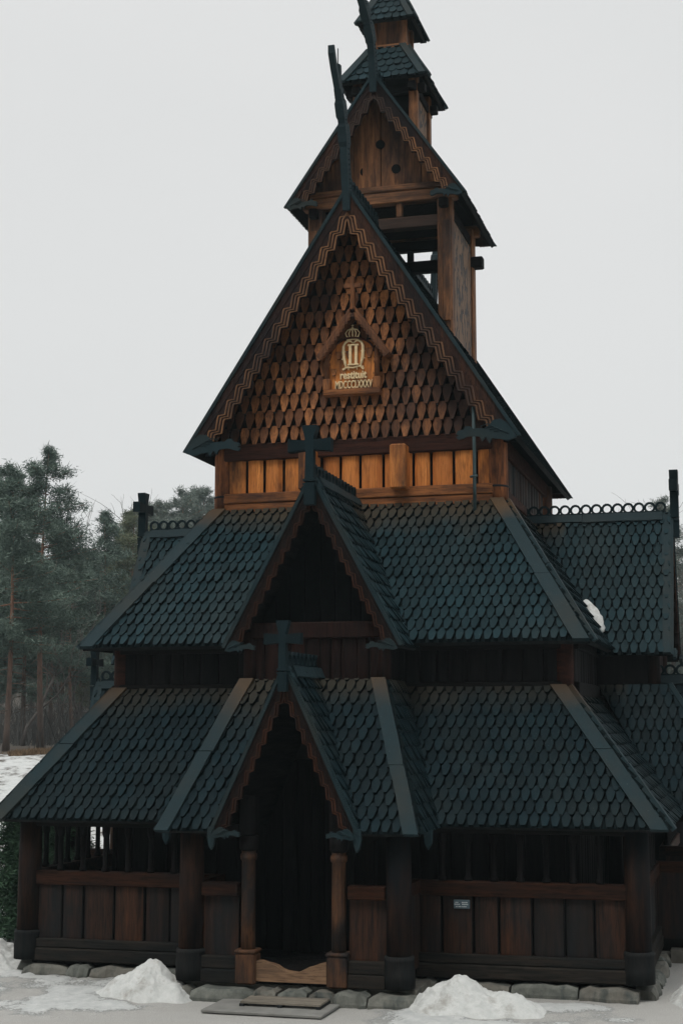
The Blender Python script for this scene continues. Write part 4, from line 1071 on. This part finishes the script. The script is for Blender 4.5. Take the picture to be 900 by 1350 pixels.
# spruce shrub at the left corner
rn = random.Random(9); mb = MB(); st = MB()
for k in range(5):
    ox, oy, H = rn.uniform(-.5, .5), rn.uniform(-.7, .7), rn.uniform(1.4, 2.1); st.tube([(ox, oy, 0), (ox+.03, oy, H)], [.03, .008], 6)
    for j in range(120):
        f = rn.random(); a = rn.uniform(0, 6.28); L = (1-f)*.62+.08; d = Vector((math.cos(a), math.sin(a), .15))
        for q in range(4): tuft(mb, Vector((ox, oy, .1+f*H))+d*L*(q+1)/4, .09, 9, rn, .12)
sh = empty('spruce_shrub'); st.build('stem', 'twig', sh, False); mb.build('foliage', 'bush', sh, False)
put(sh, (-5.05, 2.3, G0-.02)); tag(sh, 'dark green young spruce shrub at the left corner of the church', 'shrub')
s2 = clone(sh, (-5.6, 4.2, G0), 2.0, 1.1); tag(s2, 'second spruce shrub, further back along the north wall', 'shrub')
b = MB(); b.tube([(0, 0, 0), (.02, 0, .8), (-.03, .02, 1.75)], [.018, .015, .006], 6); b.tube([(.02, 0, .9), (.09, .02, 1.25)], [.008, .003], 5); b.tube([(.0, 0, 1.3), (.07, .02, 1.55)], [.006, .002], 5)
o = b.build('bare_sapling', 'bark'); o.location = (-4.62, 1.0, G0); tag(o, 'thin leafless orange brown sapling beside the left corner post', 'sapling')

# ------------------------------------------------------------------ haze
HZ = dict(dens=.0006, col=(.70, .86, .90))
mh = bpy.data.materials.new('thin_mist'); mh.use_nodes = True; nt = mh.node_tree; nt.nodes.clear()
out = N(nt, 'ShaderNodeOutputMaterial'); vol = N(nt, 'ShaderNodeVolumePrincipled'); vol.inputs['Color'].default_value = (*HZ['col'], 1); vol.inputs['Density'].default_value = HZ['dens']; vol.inputs['Anisotropy'].default_value = .2
nt.links.new(vol.outputs[0], out.inputs['Volume'])
b = MB(); b.box(-330, 330, -125, 430, -3, 34); o = b.build('haze', mh); tag(o, 'thin grey winter mist over the church yard and wood', 'haze', kind='stuff')

# ------------------------------------------------------------------ sky, sun, camera
SUN_EL, SUN_AZ = math.radians(60), math.radians(200)     # azimuth: soft glow from in front and a little left of the church front
w = bpy.data.worlds.new('World'); sc.world = w; w.use_nodes = True; nt = w.node_tree; nt.nodes.clear()
out = N(nt, 'ShaderNodeOutputWorld'); bg = N(nt, 'ShaderNodeBackground'); nt.links.new(bg.outputs[0], out.inputs[0])
sky = N(nt, 'ShaderNodeTexSky', sky_type='NISHITA'); sky.sun_disc = False; sky.sun_elevation = SUN_EL; sky.sun_rotation = SUN_AZ; sky.dust_density = 5; sky.air_density = 1
tc = N(nt, 'ShaderNodeTexCoord'); ns = N(nt, 'ShaderNodeTexNoise'); ns.inputs['Scale'].default_value = 1.6; ns.inputs['Detail'].default_value = 4
mp = N(nt, 'ShaderNodeMapping'); mp.inputs['Scale'].default_value = (1, 1, 2.5); nt.links.new(tc.outputs['Generated'], mp.inputs[0]); nt.links.new(mp.outputs[0], ns.inputs['Vector'])
cl = mix(nt, ramp(nt, ns.outputs[0], .35, .65), (7.62, 7.68, 7.64), (7.92, 7.95, 7.90))
sp = N(nt, 'ShaderNodeSeparateXYZ'); nt.links.new(tc.outputs['Generated'], sp.inputs[0])
zen = ramp(nt, sp.outputs[2], .52, .95, 1.0, 2.3)         # an overcast sky is brightest overhead
vm = N(nt, 'ShaderNodeVectorMath', operation='SCALE'); nt.links.new(cl, vm.inputs[0]); nt.links.new(zen, vm.inputs['Scale'])
cc = mix(nt, .95, sky.outputs[0], vm.outputs[0])
nt.links.new(cc, bg.inputs[0]); bg.inputs[1].default_value = .1
ld = bpy.data.lights.new('sun', 'SUN'); ld.energy = 1.35; ld.angle = math.radians(18); ld.color = (1, .95, .88)
so = bpy.data.objects.new('sun', ld); col.objects.link(so)
sd = Vector((-.14, -.86, .0)).normalized()*math.cos(SUN_EL)+Vector((0, 0, math.sin(SUN_EL)))   # towards the sun
so.rotation_euler = (-sd).to_track_quat('-Z', 'Y').to_euler()
sky.sun_rotation = math.atan2(sd.x, sd.y)

cd = bpy.data.cameras.new('camera'); cam = bpy.data.objects.new('camera', cd); col.objects.link(cam); sc.camera = cam
cd.sensor_fit = 'HORIZONTAL'; cd.sensor_width = 24; cd.lens = 1947.4142/900*24; cd.clip_end = 3000; cd.clip_start = .1
cd.shift_x = -(482.2866-450)/900; cd.shift_y = (677.6628-675)/900
yaw, pit, rol = .2558, .1396, -.0019
fw = Vector((-math.sin(yaw)*math.cos(pit), math.cos(yaw)*math.cos(pit), math.sin(pit))); rt = Vector((math.cos(yaw), math.sin(yaw), 0)); up = rt.cross(fw)
r2 = math.cos(rol)*rt+math.sin(rol)*up; u2 = math.cos(rol)*up-math.sin(rol)*rt
mw = Matrix((r2, u2, -fw)).transposed().to_4x4(); mw.translation = CAM; cam.matrix_world = mw
vs = sc.view_settings; vs.view_transform = 'Standard'; vs.look = 'None'; vs.exposure = 0; vs.gamma = 1; vs.use_curve_mapping = False
sc.cycles.max_bounces = 6; sc.cycles.volume_bounces = 0; sc.cycles.use_denoising = True
